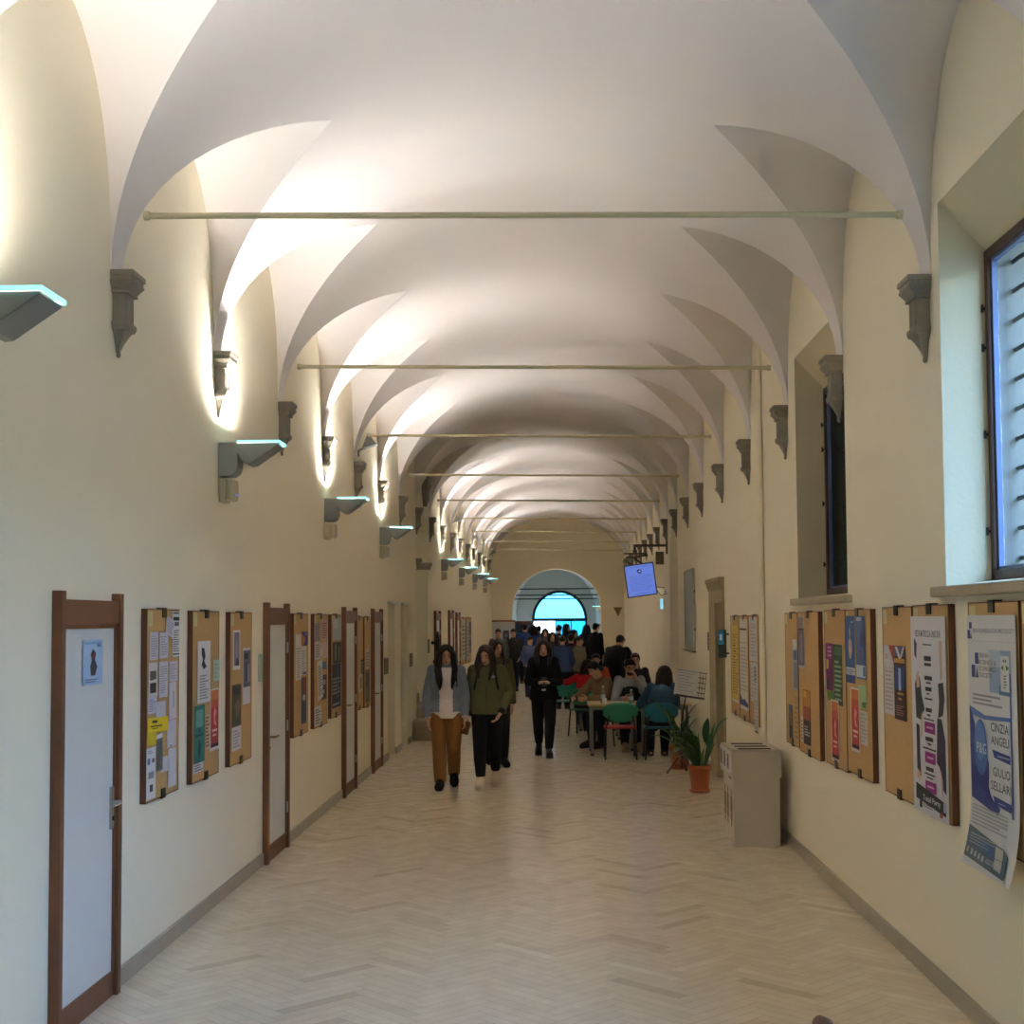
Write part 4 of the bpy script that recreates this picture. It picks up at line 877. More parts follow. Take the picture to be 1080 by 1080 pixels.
# ------------------------------------------------------------------ recycling bin
M_card = mat('white_cardboard', srgb(196, 186, 167), .7, noise=.02, nscale=6)
M_black = mat('dark_slot', (.008, .008, .008), .9)
def at(o, label, cat, group=None): return tag(o, label, cat, group)
bx0, bx1, by0, by1 = 1.525, 1.915, 11.51, 12.2
root = empty('recycling_bin', ((bx0+bx1)/2, (by0+by1)/2, 0), 0, 'white cardboard recycling bin with three dark slots on top, by the right wall', 'bin')
hw, hl = (bx1-bx0)/2, (by1-by0)/2
b = MB(); b.bbox((-hw, -hl, 0), (hw, hl, .62), M_card, .006)
b.build('bin_body', root)
brn = pal(116, 96, 70)
for yc in (-.17, .06, .24):     # printed ornaments on the corridor side
    pr = MB(); pr.box((-hw-.0012, yc-.012, .15), (-hw, yc+.012, .46), brn)
    for z, w, h in ((.44, .02, .05), (.37, .05, .07), (.3, .06, .07), (.23, .05, .06), (.17, .025, .05)): pr.box((-hw-.0015, yc-w, z-h/2), (-hw, yc+w, z+h/2), brn)
    pr.build('printed_ornament', root)
pr = MB(); pr.box((-hw-.0015, -.2, .555), (-hw, -.02, .575), pal(90, 80, 62)); pr.build('lid_catch', root)
l = MB()
for xa, xb, ya, yb in ((-hw-.02, hw+.012, -hl-.02, -hl), (-hw-.02, hw+.012, hl, hl+.02), (-hw-.02, -hw, -hl, hl), (hw, hw+.012, -hl, hl)): l.box((xa, ya, .585), (xb, yb, .82), M_card)
l.bbox((-hw-.02, -hl-.02, .806), (hw+.012, hl+.02, .82), M_card, .004)
lid = l.build('bin_lid', root)
for yc in (-.235, -.01, .22):
    s = MB(); s.box((-.14, yc-.05, .812), (.14, yc+.05, .8215), M_black); s.build('bin_slot', lid)
for yc in (-.22, 0, .22):
    s = MB(); X = -hw-.02
    s.box((X-.012, yc-.09, .62), (X, yc+.09, .808), pal(206, 204, 198)); s.box((X-.0135, yc-.06, .65), (X-.012, yc+.05, .78), pal(128, 120, 124)); s.box((X-.0145, yc-.03, .68), (X-.0135, yc+.02, .74), pal(70, 66, 70)); s.build('sorting_label', lid)

# ------------------------------------------------------------------ potted plants
M_terra = mat('terracotta_plastic', srgb(164, 88, 52), .6, noise=.05)
M_soil = mat('potting_soil', srgb(50, 38, 28), .95, noise=.3, nscale=40)
M_leaf = mat('leaf_green', srgb(58, 98, 40), .4, noise=.2, nscale=9)
M_leaf2 = mat('leaf_deep_green', srgb(36, 92, 44), .35, noise=.15, nscale=7)
M_stem = mat('leaf_stem', srgb(90, 104, 50), .5)
def blade(mb, base, tip, w, droop, m, roll=0, fold=.25):
    base, tip = Vector(base), Vector(tip); d = tip-base; L = d.length; n = 9
    side = d.cross(Vector((0, 0, 1))); side = (side.normalized() if side.length > 1e-4 else Vector((1, 0, 0)))
    side = Matrix.Rotation(roll, 3, d.normalized()) @ side; upv = side.cross(d.normalized())
    vs = []; fs = []
    for i in range(n):
        t = i/(n-1); c = base+d*t+Vector((0, 0, 1))*(4*droop*t*(1-t)); hw_ = w*math.sin(PI*min(1, t*.93+.07))**.8*(1-.25*t)
        vs += [c-side*hw_+upv*hw_*fold, c, c+side*hw_+upv*hw_*fold]
    for i in range(n-1):
        a = i*3; fs += [(a, a+1, a+4, a+3), (a+1, a+2, a+5, a+4)]
    k = len(vs); off_ = [v-upv*.003 for v in vs]
    mb.add(vs+off_, fs+[tuple(q+k for q in reversed(f)) for f in fs], m, True)
def pot(root, r, h):
    p = MB(); p.lathe([(0, .012), (r*.72, .012), (r*.74, .03), (r*.93, h*.84), (r*1.0, h*.85), (r*1.02, h*.98), (r*.98, h), (r*.9, h), (r*.88, h*.9), (0, h*.9)], M_terra, 28); po = p.build('pot', root)
    q = MB(); q.lathe([(0, 0), (r*.8, 0), (r*.9, .03), (r*.86, .032), (r*.76, .012), (0, .012)], M_terra, 28); q.build('saucer', po)
    s = MB(); s.lathe([(0, h*.905), (r*.88, h*.9)], M_soil, 20); s.build('soil', root)
rg = random.Random(3)
root = empty('potted_plant', (1.625, 15.13, 0), 0, 'potted plant with long green leaves in a terracotta pot, in front of the music stand', 'plant')
pot(root, .132, .3)
def leafobj(root, base, tip, w, droop, m, roll=0, stem=None):
    mb = MB()
    b2 = Vector(base)
    if stem:
        st = Vector(stem); mb.tube([b2, (b2+st)/2+Vector((0, 0, .02)), st], [.008, .006, .005], M_stem, 7); b2 = st
    blade(mb, b2, tip, w, droop, m, roll); mb.build('leaf', root)
for i in range(30):    # the dense left-hand fan
    t = i/29; a = rg.uniform(-.5, .5); ln = rg.uniform(.22, .5)
    tip = (-.06-.36*t*rg.uniform(.7, 1.05), rg.uniform(-.22, .2), .36+rg.uniform(.02, .42)*(1-.2*t))
    leafobj(root, (-.03+rg.uniform(-.03, .03), rg.uniform(-.03, .03), .28), tip, rg.uniform(.04, .07), rg.uniform(.05, .14), M_leaf, rg.uniform(-.5, .5))
leafobj(root, (.02, 0, .27), (.1, -.02, .83), .06, .02, M_leaf2, 1.1, (.07, -.01, .55))
leafobj(root, (.03, .01, .27), (.14, .0, .66), .05, .0, M_leaf2, 1.3, (.1, 0, .5))
leafobj(root, (.04, .0, .27), (.33, .05, .82), .03, .05, M_leaf, .4, (.16, .02, .6))
leafobj(root, (.05, .0, .27), (.19, .06, .78), .028, .03, M_leaf, .9)
leafobj(root, (.05, -.02, .27), (.17, -.05, .56), .026, .02, M_leaf, 1.0)
leafobj(root, (.0, .02, .27), (-.01, .02, .66), .02, .0, M_leaf, 1.4)
leafobj(root, (.0, -.03, .27), (.06, -.1, .52), .026, .05, M_leaf, .3)
root = empty('potted_plant', (1.62, 17.45, 0), 0, 'potted plant in a terracotta pot behind the music stand, beside the tables', 'plant')
pot(root, .145, .3)
for i in range(16):
    tip = (rg.uniform(-.45, .3), rg.uniform(-.2, .2), .4+rg.uniform(.02, .55))
    leafobj(root, (rg.uniform(-.04, .04), rg.uniform(-.03, .03), .27), tip, rg.uniform(.02, .035), rg.uniform(.05, .15), M_leaf, rg.uniform(-.6, .6))

# ------------------------------------------------------------------ music stand with a notice
M_blk = mat('black_satin_metal', srgb(30, 29, 30), .45)
root = empty('music_stand', (1.60, 16.98, 0), 0, 'black tripod music stand holding white sheets, behind the front potted plant', 'music stand')
t = MB(); t.tube([(0, 0, .06), (0, 0, .62)], .011, M_blk, 10); t.tube([(0, 0, .6), (.06, 0, .96)], .008, M_blk, 10); t.build('pole', root)
for k, a in enumerate((3.5, 5.5, 1.2)):
    t = MB(); c, s = math.cos(a), math.sin(a)
    t.tube([(c*.012, s*.012, .24), (c*.2, s*.2, .012)], .008, M_blk, 8); t.ball((c*.2, s*.2, .014), .014, M_blk, 8); t.tube([(0, 0, .07), (c*.11, s*.11, .118)], .005, M_blk, 6); t.build('leg', root)
MD = Matrix.Translation((.09, 0, .96)) @ Matrix.Rotation(math.radians(9), 4, 'Y') @ Matrix.Rotation(math.radians(-16), 4, 'X')
dk = MB(); 
for i in range(11): dk.box((-.16+.36*i/10-.003, 0, 0), (-.16+.36*i/10+.003, .008, .33), M_blk, MD)
for i in range(6): dk.box((-.165, 0, .33*i/5-.005), (.205, .008, .33*i/5+.005), M_blk, MD)
dk.box((-.165, -.05, -.012), (.205, .008, 0), M_blk, MD); dk.build('desk', root)
mb = MB(); MW = Matrix.Translation(root.location) @ MD
mb.box((-.185, -.008, .002), (.1, -.003, .345), pal(220, 220, 216), MW)
for i in range(7): mb.box((-.15, -.0095, .29-.038*i), (.06-.04*(i % 3), -.008, .296-.038*i), pal(150, 148, 148), MW)
mb.box((-.17, -.0095, .325), (.085, -.008, .331), pal(80, 80, 84), MW)
at(mb.build('paper_sheet'), 'white printed sheet leaning on the black music stand', 'paper')

# ------------------------------------------------------------------ tables, chairs
M_top = mat('beech_laminate', srgb(196, 164, 112), .45, noise=.08, nscale=12)
M_leg = mat('grey_tube', srgb(128, 126, 120), .4, metal=.3)
def table(x0, x1, y0, y1, label):
    root = empty('study_table', ((x0+x1)/2, (y0+y1)/2, 0), 0, label, 'table', 'tables pushed together by the right wall'); w, d = (x1-x0)/2, (y1-y0)/2
    t = MB(); t.bbox((-w, -d, .705), (w, d, .735), M_top, .006); t.build('table_top', root)
    f = MB()
    for a, b_ in (((-w+.05, -d+.05, .65), (w-.05, -d+.08, .704)), ((-w+.05, d-.08, .65), (w-.05, d-.05, .704)), ((-w+.05, -d+.05, .65), (-w+.08, d-.05, .704)), ((w-.08, -d+.05, .65), (w-.05, d-.05, .704))): f.box(a, b_, M_leg)
    f.build('apron_frame', root)
    for sx in (-1, 1):
        for sy_ in (-1, 1):
            l = MB(); X, Y = sx*(w-.055), sy_*(d-.055); l.tube([(X, Y, .03), (X, Y, .704)], .022, M_leg, 12); l.lathe([(0, 0), (.026, 0), (.028, .03), (0, .035)], M_blk, 12, Matrix.Translation((X, Y, 0))); l.build('leg', root)
TY0, TY1 = 19.06, 19.86
table(.475, 1.195, TY0, TY1, 'left table of the pair by the right wall, with a water bottle near its corner')
table(1.2, 1.94, TY0, TY1, 'right table of the pair, against the right wall behind the music stand')
def chair(x, y, rz, shell, label, seatm=None):
    """shell chair; local front is -y"""
    root = empty('shell_chair', (x, y, 0), rz, label, 'chair', 'green and blue shell chairs')
    s = MB(); s.bbox((-.225, -.21, .435), (.225, .2, .46), seatm or shell, .012); s.build('seat', root)
    bk = MB(); n, m_ = 13, 7; vs = []; fs = []
    for i in range(n):
        u = -1+2*i/(n-1)
        for j in range(m_):
            v = -1+2*j/(m_-1); hgt = .15*(1-.28*abs(u)**3)*(1-.12*(1-v)*.5)
            top = .145*(1-.5*abs(u)**3.2); bot = .13*(1-.75*abs(u)**2.6)
            z = .655+(top*v if v > 0 else bot*v); yy = .235-.05*u*u+.025*v
            for q in (0, 1): vs.append((u*.24, yy+q*.014, z))
    I = lambda i, j, q: (i*m_+j)*2+q
    for i in range(n-1):
        for j in range(m_-1):
            fs += [(I(i,j,0), I(i+1,j,0), I(i+1,j+1,0), I(i,j+1,0)), (I(i,j,1), I(i,j+1,1), I(i+1,j+1,1), I(i+1,j,1))]
        fs += [(I(i,0,0), I(i,0,1), I(i+1,0,1), I(i+1,0,0)), (I(i,m_-1,0), I(i+1,m_-1,0), I(i+1,m_-1,1), I(i,m_-1,1))]
    for j in range(m_-1): fs += [(I(0,j,0), I(0,j+1,0), I(0,j+1,1), I(0,j,1)), (I(n-1,j,0), I(n-1,j,1), I(n-1,j+1,1), I(n-1,j+1,0))]
    bk.add(vs, fs, shell, True); bk.build('backrest', root)
    for sx in (-1, 1):
        l = MB(); l.tube([(sx*.2, -.17, .43), (sx*.215, -.21, .012)], .012, M_blk, 8); l.build('leg', root)
        l = MB(); l.tube([(sx*.2, .15, .43), (sx*.215, .22, .012)], .012, M_blk, 8); l.build('leg', root)
        g = MB(); g.tube([(sx*.2, -.17, .43), (sx*.2, .17, .43), (sx*.19, .235, .5), (sx*.16, .247, .62)], .011, M_blk, 8); g.build('back_support', root)
    return root
TEAL = mat('teal_green_plastic', srgb(38, 130, 98), .45); BLUE = mat('petrol_blue_plastic', srgb(20, 104, 120), .45)
chair(.905, 18.64, PI, TEAL, 'teal green shell chair with its back to the camera, at the left table', pal(150, 34, 40))
chair(1.455, 18.6, PI, BLUE, 'petrol blue shell chair used by the long haired woman at the right table')
chair(.22, 24.6, PI*1.0, mat('sea_green_plastic', srgb(34, 136, 112), .45), 'empty sea green shell chair in the open corridor behind the woman in black')
def bottle(x, y, z, label, h=.22):
    root = empty('water_bottle', (x, y, z), 0, label, 'bottle')
    m = mat('clear_bottle_plastic', srgb(196, 204, 206), .15, alpha=None, trans=.6)
    b = MB(); b.lathe([(0, 0), (.031, 0), (.033, .01), (.033, h*.6), (.03, h*.68), (.014, h*.85), (.0135, h*.93), (0, h*.93)], m, 18); b.build('bottle_body', root)
    c = MB(); c.lathe([(0, h*.9), (.016, h*.9), (.016, h), (0, h)], pal(226, 228, 230), 14); c.build('cap', root)
    w_ = MB(); w_.lathe([(.0335, h*.25), (.0335, h*.5)], pal(180, 196, 206), 18); w_.build('bottle_label', root)
bottle(.70, 19.3, .7355, 'clear water bottle on the left corner of the left table', .25)
bottle(1.1, 19.22, .7355, 'clear water bottle between the two green and blue chairs on the tables', .2)
c_ = MB(); c_.lathe([(0, 0), (.028, 0), (.036, .075), (.038, .078), (.034, .07), (.026, .006), (0, .006)], pal(228, 226, 220), 18); o = c_.build('paper_cup'); o.location = (.71, 19.13, .7355); at(o, 'white paper cup at the front edge of the left table', 'cup')
p_ = MB(); p_.box((-.11, -.15, 0), (.11, .15, .004), pal(220, 212, 196)); o = p_.build('paper_sheet'); o.location = (.92, 19.3, .7355); o.rotation_euler = (0, 0, .3); at(o, 'loose cream sheet lying on the left table', 'paper')
lp = empty('laptop', (1.42, 19.45, .7355), PI+.2, 'dark laptop lying open on the right table', 'laptop')
q = MB(); q.bbox((-.165, -.115, 0), (.165, .115, .016), M_blk, .004); q.build('keyboard_base', lp)
q = MB(); Ms = Matrix.Translation((0, .115, .016)) @ Matrix.Rotation(math.radians(-15), 4, 'X'); q.bbox((-.165, 0, 0), (.165, .008, .22), M_blk, .003, Ms); sc_ = q.build('laptop_lid', lp)
q = MB(); q.box((-.15, -.0012, .015), (.15, 0, .205), mat('dim_screen', (.05, .06, .08), .2), Ms); q.build('laptop_screen', sc_)
# lit tablet further back, propped up on a second table
table(.98, 1.9, 21.6, 22.4, 'second row table further back, behind the man with the beard')
tb = empty('tablet', (1.19, 21.75, .7355), 0, 'lit blue and white tablet standing on the second row table', 'tablet')
Mt = Matrix.Rotation(math.radians(-15), 4, 'X')
q = MB(); q.bbox((-.08, 0, 0), (.08, .009, .2), M_blk, .003, Mt); q.box((-.04, 0, .003), (.04, .085, .008), M_blk); q.build('tablet_body', tb)
q = MB(); M_scr = mat('lit_screen', (.3, .4, .9), .3, emit=(.35, .5, 1), estr=.75*EM); q.box((-.07, -.0012, .012), (.07, 0, .188), M_scr, Mt)
q.box((-.06, -.002, .03), (.0, -.0012, .1), mat('lit_screen_white', (.9, .9, .9), .3, emit=(.9, .95, 1), estr=.8*EM), Mt); q.build('tablet_screen', tb)

# ------------------------------------------------------------------ monitor on its arm
root = empty('wall_monitor', (XR+off(24.4)-.003, 24.4, 2.7), 0, 'blue lit monitor hung askew from an arm on the right wall', 'monitor')
mx_, mz_ = 1.588-root.location.x, -.045
MM = Matrix.Translation((mx_, 0, mz_)) @ Matrix.Rotation(math.radians(7.6), 4, 'Y').inverted() @ Matrix.Rotation(math.radians(6), 4, 'X')
q = MB(); q.bbox((-.275, -.02, -.3), (.275, .045, .3), M_blk, .008, MM); q.build('screen_case', root)
M_mon = mat('monitor_blue', (.15, .25, .75), .3, emit=(.13, .21, .65), estr=.65*EM); M_monl = mat('monitor_text', (.1, .16, .5), .3, emit=(.085, .15, .55), estr=.8*EM); M_mond = mat('monitor_emblem', (.02, .03, .1), .3, emit=(.015, .03, .13), estr=.8*EM)
M_monw = mat('monitor_light', (.4, .5, .9), .3, emit=(.33, .42, .85), estr=.8*EM)
q = MB(); q.box((-.255, -.0215, -.28), (.255, -.02, .28), M_mon, MM)
for k in range(9): q.box((-.2, -.0225, .075-.033*k), (.2-.05*(k % 3 == 2), -.0215, .09-.033*k), M_monl, MM)
q.box((-.15, -.0225, .235), (.16, -.0215, .25), M_monl, MM); q.box((-.17, -.0225, -.25), (.15, -.0215, -.235), M_monl, MM)
em = [(-.05, .17), (-.02, .205), (.03, .195), (.045, .16), (.02, .135), (.035, .115), (.0, .12), (-.045, .145)]
q.add([MM @ Vector((x, -.0228, z)) for x, z in em], [tuple(range(8))], M_mond); q.add([MM @ Vector((x, -.0234, z)) for x, z in ((-.02, .16), (.01, .18), (.025, .165), (0, .15))], [(0, 1, 2, 3)], M_monw)
q.build('screen', root)
a_ = MB(); M_arm = mat('dark_bracket_paint', srgb(86, 72, 58), .5)
q = MB(); q.bbox((-.03, -.05, .43), (0, .05, .7), M_arm, .006); q.build('wall_flange', root)
q = MB(); q.tube([(-.01, 0, .585), (-.62, 0, .585)], .024, M_arm, 10); q.tube([(-.6, 0, .6), (-.6, 0, .46)], .022, M_arm, 10); q.build('support_arm', root)
q = MB(); q.tube([(-.38, .03, .44), (-.8, .03, .44)], .012, M_arm, 8); q.tube([(-.36, .03, .41), (-.5, .03, .4), (-.6, .03, .36), (-.72, .03, .38), (-.8, .03, .33), (mx_-.12, .03, mz_+.26)], .02, M_arm, 8); q.tube([(-.62, .03, .36), (mx_+.08, .03, mz_+.27)], .018, M_arm, 8); q.build('tilt_bracket', root)
q = MB(); q.tube([(mx_+.27, .03, mz_-.16), (-.12, .03, -.33), (-.03, .03, -.3)], .008, M_blk, 6); q.tube([(mx_+.26, .03, mz_-.1), (-.2, .03, -.17), (-.06, .03, -.19)], .008, M_blk, 6); q.build('screen_cable', root)
for nm, z, ya, sx, szz, m_, lb, ct in (('loudspeaker', 2.98, 25.4, .15, .24, pal(112, 102, 80), 'small olive loudspeaker box under the monitor arm on the right wall', 'loudspeaker'), ('wall_socket', 2.4, 24.75, .05, .07, pal(236, 236, 228), 'white wall socket beside the blue monitor', 'socket'), ('wall_light', 2.13, 25.8, .05, .2, mat('cyan_indicator', (.4, .7, .8), .3, emit=(.35, .7, .85), estr=.6*EM), 'small pale cyan light on the right wall below the monitor', 'light')):
    q = MB(); q.bbox((-sx, -.06, 0), (0, .06, szz), m_, .008); o = q.build(nm); o.location = (XR+off(ya)-.005, ya, z); at(o, lb, ct)

# ------------------------------------------------------------------ left side arch: steps, mouldings, coat of arms, extinguisher
M_step = mat('worn_travertine_step', srgb(150, 136, 110), .6, noise=.12, nscale=14)
st = MB(); xw = XL+off(OPC)
for k, xo in enumerate((.62, .38, .14)): st.bbox((xw-1.6, OPC-1.55+.04*k if k < 2 else OPC-.9, .16*k), (xw+xo, OPC+.9+.5*(k < 2), .16*(k+1)), M_step, .012)
st.bbox((xw-1.6, OPC-.9, .48), (xw-.15, OPC+.9, .64), M_step, .012); st.bbox((xw-1.6, OPC-.9, .64), (xw-.45, OPC+.9, .80), M_step, .012)
o = st.build('stone_steps'); struct(o)
for s in (-1, 1):
    q = MB(); y = OPC+s*.9
    q.bbox((xw-.7, y-.06, 2.86), (xw+.06, y+.06, 2.92), M_stone, .008); q.bbox((xw-.7, y-.08, 2.92), (xw+.085, y+.08, 2.98), M_stone, .008); struct(q.build('trim_%d' % (4+(s > 0))))
root = empty('coat_of_arms', (XL+off(23.2)+.004, 23.25, 4.02), 0, 'dark carved stone coat of arms above the left side arch', 'coat of arms')
q = MB(); sh_ = [(-.26, .42), (-.1, .46), (0, .44), (.1, .46), (.26, .42), (.28, .2), (.2, .04), (0, -.08), (-.2, .04), (-.28, .2)]
q.prism([(y, z) for y, z in sh_], 0, .07, M_stone, 0); q.build('shield', root)
q = MB(); q.prism([(y*.72, z*.72+.06) for y, z in sh_], .07, .1, M_stone, 0); q.tube([(.1, -.12, .2), (.1, .12, .3)], .03, M_stone, 8); q.build('charge', root)
q = MB(); q.tube([(.05, -.26, .44), (.07, -.15, .52), (.08, 0, .56), (.07, .15, .52), (.05, .26, .44)], [.03, .045, .06, .045, .03], M_stone, 10); q.ball((.06, 0, .6), (.05, .06, .06), M_stone); q.build('crest', root)
root = empty('fire_extinguisher', (XL+off(24.75)+.113, 24.75, .84), 0, 'red fire extinguisher hung on the left wall beyond the side arch', 'fire extinguisher')
M_red = mat('extinguisher_red', srgb(150, 26, 30), .35)
q = MB(); q.lathe([(0, 0), (.075, 0), (.08, .02), (.08, .36), (.06, .42), (.03, .44), (.03, .46), (0, .46)], M_red, 20); q.build('cylinder', root)
q = MB(); q.box((-.02, -.02, .46), (.02, .02, .5), M_blk); q.tube([(0, 0, .49), (.05, -.1, .52)], .012, M_blk, 8); q.tube([(0, 0, .47), (.05, -.1, .47)], .012, M_blk, 8); q.build('valve', root)
q = MB(); q.tube([(.02, 0, .48), (.1, .02, .5), (.12, .02, .4), (.1, .02, .1)], .012, M_blk, 8); q.build('hose', root)
q = MB(); q.box((-.1, -.02, .3), (-.075, .02, .36), M_blk); q.build('hook', root)
root = empty('hose_reel', (XL+off(24.5)+.075, 24.5, 1.53), 0, 'dark spoked hose reel on the left wall above the fire extinguisher', 'hose reel')
q = MB(); q.tube([(.05, .2*math.cos(2*PI*i/20), .2*math.sin(2*PI*i/20)) for i in range(21)], .014, M_dark, 8); q.build('rim', root)
for k in range(6):
    q = MB(); q.tube([(.05, 0, 0), (.05, .2*math.cos(PI*k/3), .2*math.sin(PI*k/3))], .008, M_dark, 6); q.build('spoke', root)
q = MB(); q.tube([(-.068, 0, 0), (.07, 0, 0)], .03, M_dark, 10); q.build('hub', root)

# floodlights clipped high on the left wall
def flood(x, y, z, label):
    root = empty('floodlight', (x, y, z), 0, label, 'floodlight', 'small floodlights high on the left wall')
    q = MB(); q.tube([(0, 0, -.1), (.03, 0, -.06), (.1, 0, -.03)], .013, M_lampgrey, 8); q.bbox((0, -.03, -.14), (.02, .03, -.06), M_lampgrey, .004); q.build('arm', root)
    q = MB(); q.prism([(.06, -.05), (.24, .0), (.13, .13)], -.08, .08, M_lampgrey, 1); q.build('lamp_head', root)
flood(XL+.006, 15.85, 4.06, 'small grey floodlight on the left wall beside the third tie rod')
flood(XL+off(28.6)+.006, 28.6, 4.1, 'small floodlight on the left wall between the far uplights')
flood(XL+off(42.6)+.006, 42.6, 4.1, 'farthest small floodlight, in the corner of the end wall')
q = MB(); q.lathe([(.02, -.14), (.06, -.02), (.13, .1), (.14, .14), (0, .14)], mat('ochre_shade', srgb(140, 118, 70), .6), 16); o = q.build('wall_sconce'); p_ = at_y(651.5, 645, Y1); o.location = (p_.x, Y1-.147, p_.z); at(o, 'small ochre sconce on the end wall right of the arch', 'wall lamp')

# ------------------------------------------------------------------ end of the corridor
root = empty('door_11', (0, 0, 0)); struct(root)
xa, xb = at_y(516, 660, Y1-.1).x, at_y(543, 660, Y1-.1).x; zt = 1.93
q = MB(); q.bbox((xa+.1, Y1-.1, .02), (xb, Y1-.06, zt-.06), pal(198, 202, 206, 40), .004); q.build('door_leaf', root)
q = MB(); q.box((xa, Y1-.12, 0), (xa+.09, Y1-.001, zt), M_brown); q.box((xa, Y1-.12, zt-.06), (xb+.02, Y1-.05, zt), M_brown); q.build('door_frame', root)
q = MB(); a, b = at_y(530.5, 665, Y1-.1), at_y(537, 674.5, Y1-.1); q.box((a.x, Y1-.104, b.z), (b.x, Y1-.101, a.z), pal(70, 74, 88)); q.box((a.x+.05, Y1-.1055, b.z+.07), (b.x-.05, Y1-.104, a.z-.09), pal(120, 128, 146)); at(q.build('framed_print'), 'small dark print on the white door leaf at the end of the corridor', 'picture')
root = empty('door_12', (0, 0, 0)); struct(root); YP = Y1+2.5
xa, xb = hx0, at_y(563, 660, YP).x
q = MB(); zt = at_y(550, 655, YP).z
q.box((xa, YP-.04, zt-.1), (xb, YP+.04, zt), M_frame)
for x in (xa+.03, (xa+xb)/2+.2, xb-.05): q.box((x-.04, YP-.03, 0), (x+.04, YP+.03, zt), M_frame)
q.build('screen_frame', root)
q = MB(); q.box((xa, YP-.004, 0), (xb, YP+.004, zt-.1), glass_material('screen_glass', (.22, .24, .3), .06)); q.build('screen_pane', root)
q = MB(); q.box((hx1-.004, 45.6, 1.35), (hx1-.0015, 47.4, 2.05), pal(150, 176, 206)); at(q.build('wall_poster'), 'pale blue poster on the right wall of the entrance hall', 'poster')
o = copy_tree(up0); o.location = (hx1-.003, 45.6, 2.38); o.rotation_euler = (0, 0, PI); tag(o, 'uplight on the right wall of the entrance hall, seen through the end arch', 'wall lamp'); del o['group']

# ------------------------------------------------------------------ chair beside the camera, only a corner in view
M_cw = mat('polished_chair_wood', srgb(98, 66, 52), .3, noise=.15, nscale=14)
root = empty('wooden_chair', (.5, 3.34, 0), math.radians(-78), 'dark wooden chair whose back corner rises into the bottom edge of the view', 'chair')
q = MB(); q.bbox((-.22, -.22, .43), (.22, .2, .465), M_cw, .01); q.build('seat', root)
for sx in (-1, 1):
    q = MB(); q.tube([(sx*.19, -.19, 0), (sx*.19, -.19, .43)], .019, M_cw, 10); q.build('leg', root)
    q = MB(); q.tube([(sx*.19, .21, 0), (sx*.19, .19, .45), (sx*.2, .24, .84)], .02, M_cw, 10); q.build('leg', root)
q = MB()
q.tube([(-.215, .24, .882), (-.19, .245, .875), (-.1, .255, .83), (.1, .255, .83), (.19, .245, .87), (.215, .24, .872)], [.02, .027, .03, .03, .027, .018], M_cw, 12); q.build('top_rail', root)
q = MB(); q.bbox((-.17, .225, .6), (.17, .24, .66), M_cw, .006); q.build('back_slat', root)
# ------------------------------------------------------------------ people
V = Vector
def loftring(mb, secs, m, n=16):
    """closed loft; secs = (centre, side axis, front axis, rx, ry)"""
    vs = []; fs = []
    for c, a, b, rx, ry in secs:
        for k in range(n):
            t = 2*PI*k/n; vs.append(c+a*(rx*math.cos(t))+b*(ry*math.sin(t)))
    N = len(secs)
    for i in range(N-1):
        for k in range(n):
            k2 = (k+1) % n; fs.append((i*n+k, i*n+k2, (i+1)*n+k2, (i+1)*n+k))
    fs += [tuple(range(n))[::-1], tuple(range((N-1)*n, N*n))]
    mb.add(vs, fs, m, True)
def limb(mb, pts, rs, m, n=12):
    pts = [V(p) for p in pts]
    mb.tube(pts, rs, m, n)
    for p, r in zip(pts, rs): mb.ball(p, r*.995, m, n, k=8)
def remesh(mb, voxel, smooth, name):
    me = bpy.data.meshes.new(name); me.from_pydata(mb.v, [], mb.f); me.update()
    bm = bmesh.new(); bm.from_mesh(me); bmesh.ops.recalc_face_normals(bm, faces=bm.faces[:]); bm.to_mesh(me); bm.free()
    o = bpy.data.objects.new(name, me); COL.objects.link(o)
    r = o.modifiers.new('r', 'REMESH'); r.mode = 'VOXEL'; r.voxel_size = voxel; r.use_smooth_shade = True
    if smooth:
        s = o.modifiers.new('s', 'SMOOTH'); s.factor = .5; s.iterations = smooth
    dg = bpy.context.evaluated_depsgraph_get(); out = bpy.data.meshes.new_from_object(o.evaluated_get(dg))
    bpy.data.objects.remove(o); bpy.data.meshes.remove(me)
    vs = [v.co.copy() for v in out.vertices]; fs = [list(p.vertices) for p in out.polygons]
    bpy.data.meshes.remove(out)
    return vs, fs
M_skin = mat('skin', srgb(204, 152, 124), .5); M_lip = mat('lips', srgb(160, 84, 78), .45); M_eye = mat('iris_dark', srgb(40, 28, 22), .25); M_white = mat('eye_white', srgb(220, 214, 208), .3)
def fabric(r, g, b, rough=.85): return mat('cloth_%02x%02x%02x' % (r, g, b), srgb(r, g, b), rough, noise=.1, nscale=14, bump=.25, bscale=34, spec=.2)
def hairmat(r, g, b): return mat('hair_%02x%02x%02x' % (r, g, b), srgb(r*.75, g*.72, b*.7), .5, noise=.3, nscale=30, bump=.3, bscale=60, spec=.25)
STAND = dict(hip=((-.052, 0, .51), (.052, 0, .51)), knee=((-.055, -.008, .285), (.055, -.008, .285)), ank=((-.052, .012, .047), (.052, .012, .047)), toe=((-.06, -.12, .012), (.06, -.12, .012)),
             sho=((-.096, .004, .812), (.096, .004, .812)), elb=((-.122, .012, .638), (.122, .012, .638)), wri=((-.126, -.022, .487), (.126, -.022, .487)), hand=((0, -.05, -1), (0, -.05, -1)),
             pelvis=(0, 0, .53), waist=(0, 0, .615), chest=(0, -.004, .725), neck=(0, .012, .838), head=(0, -.006, .925), face=(0, -1, -.08))
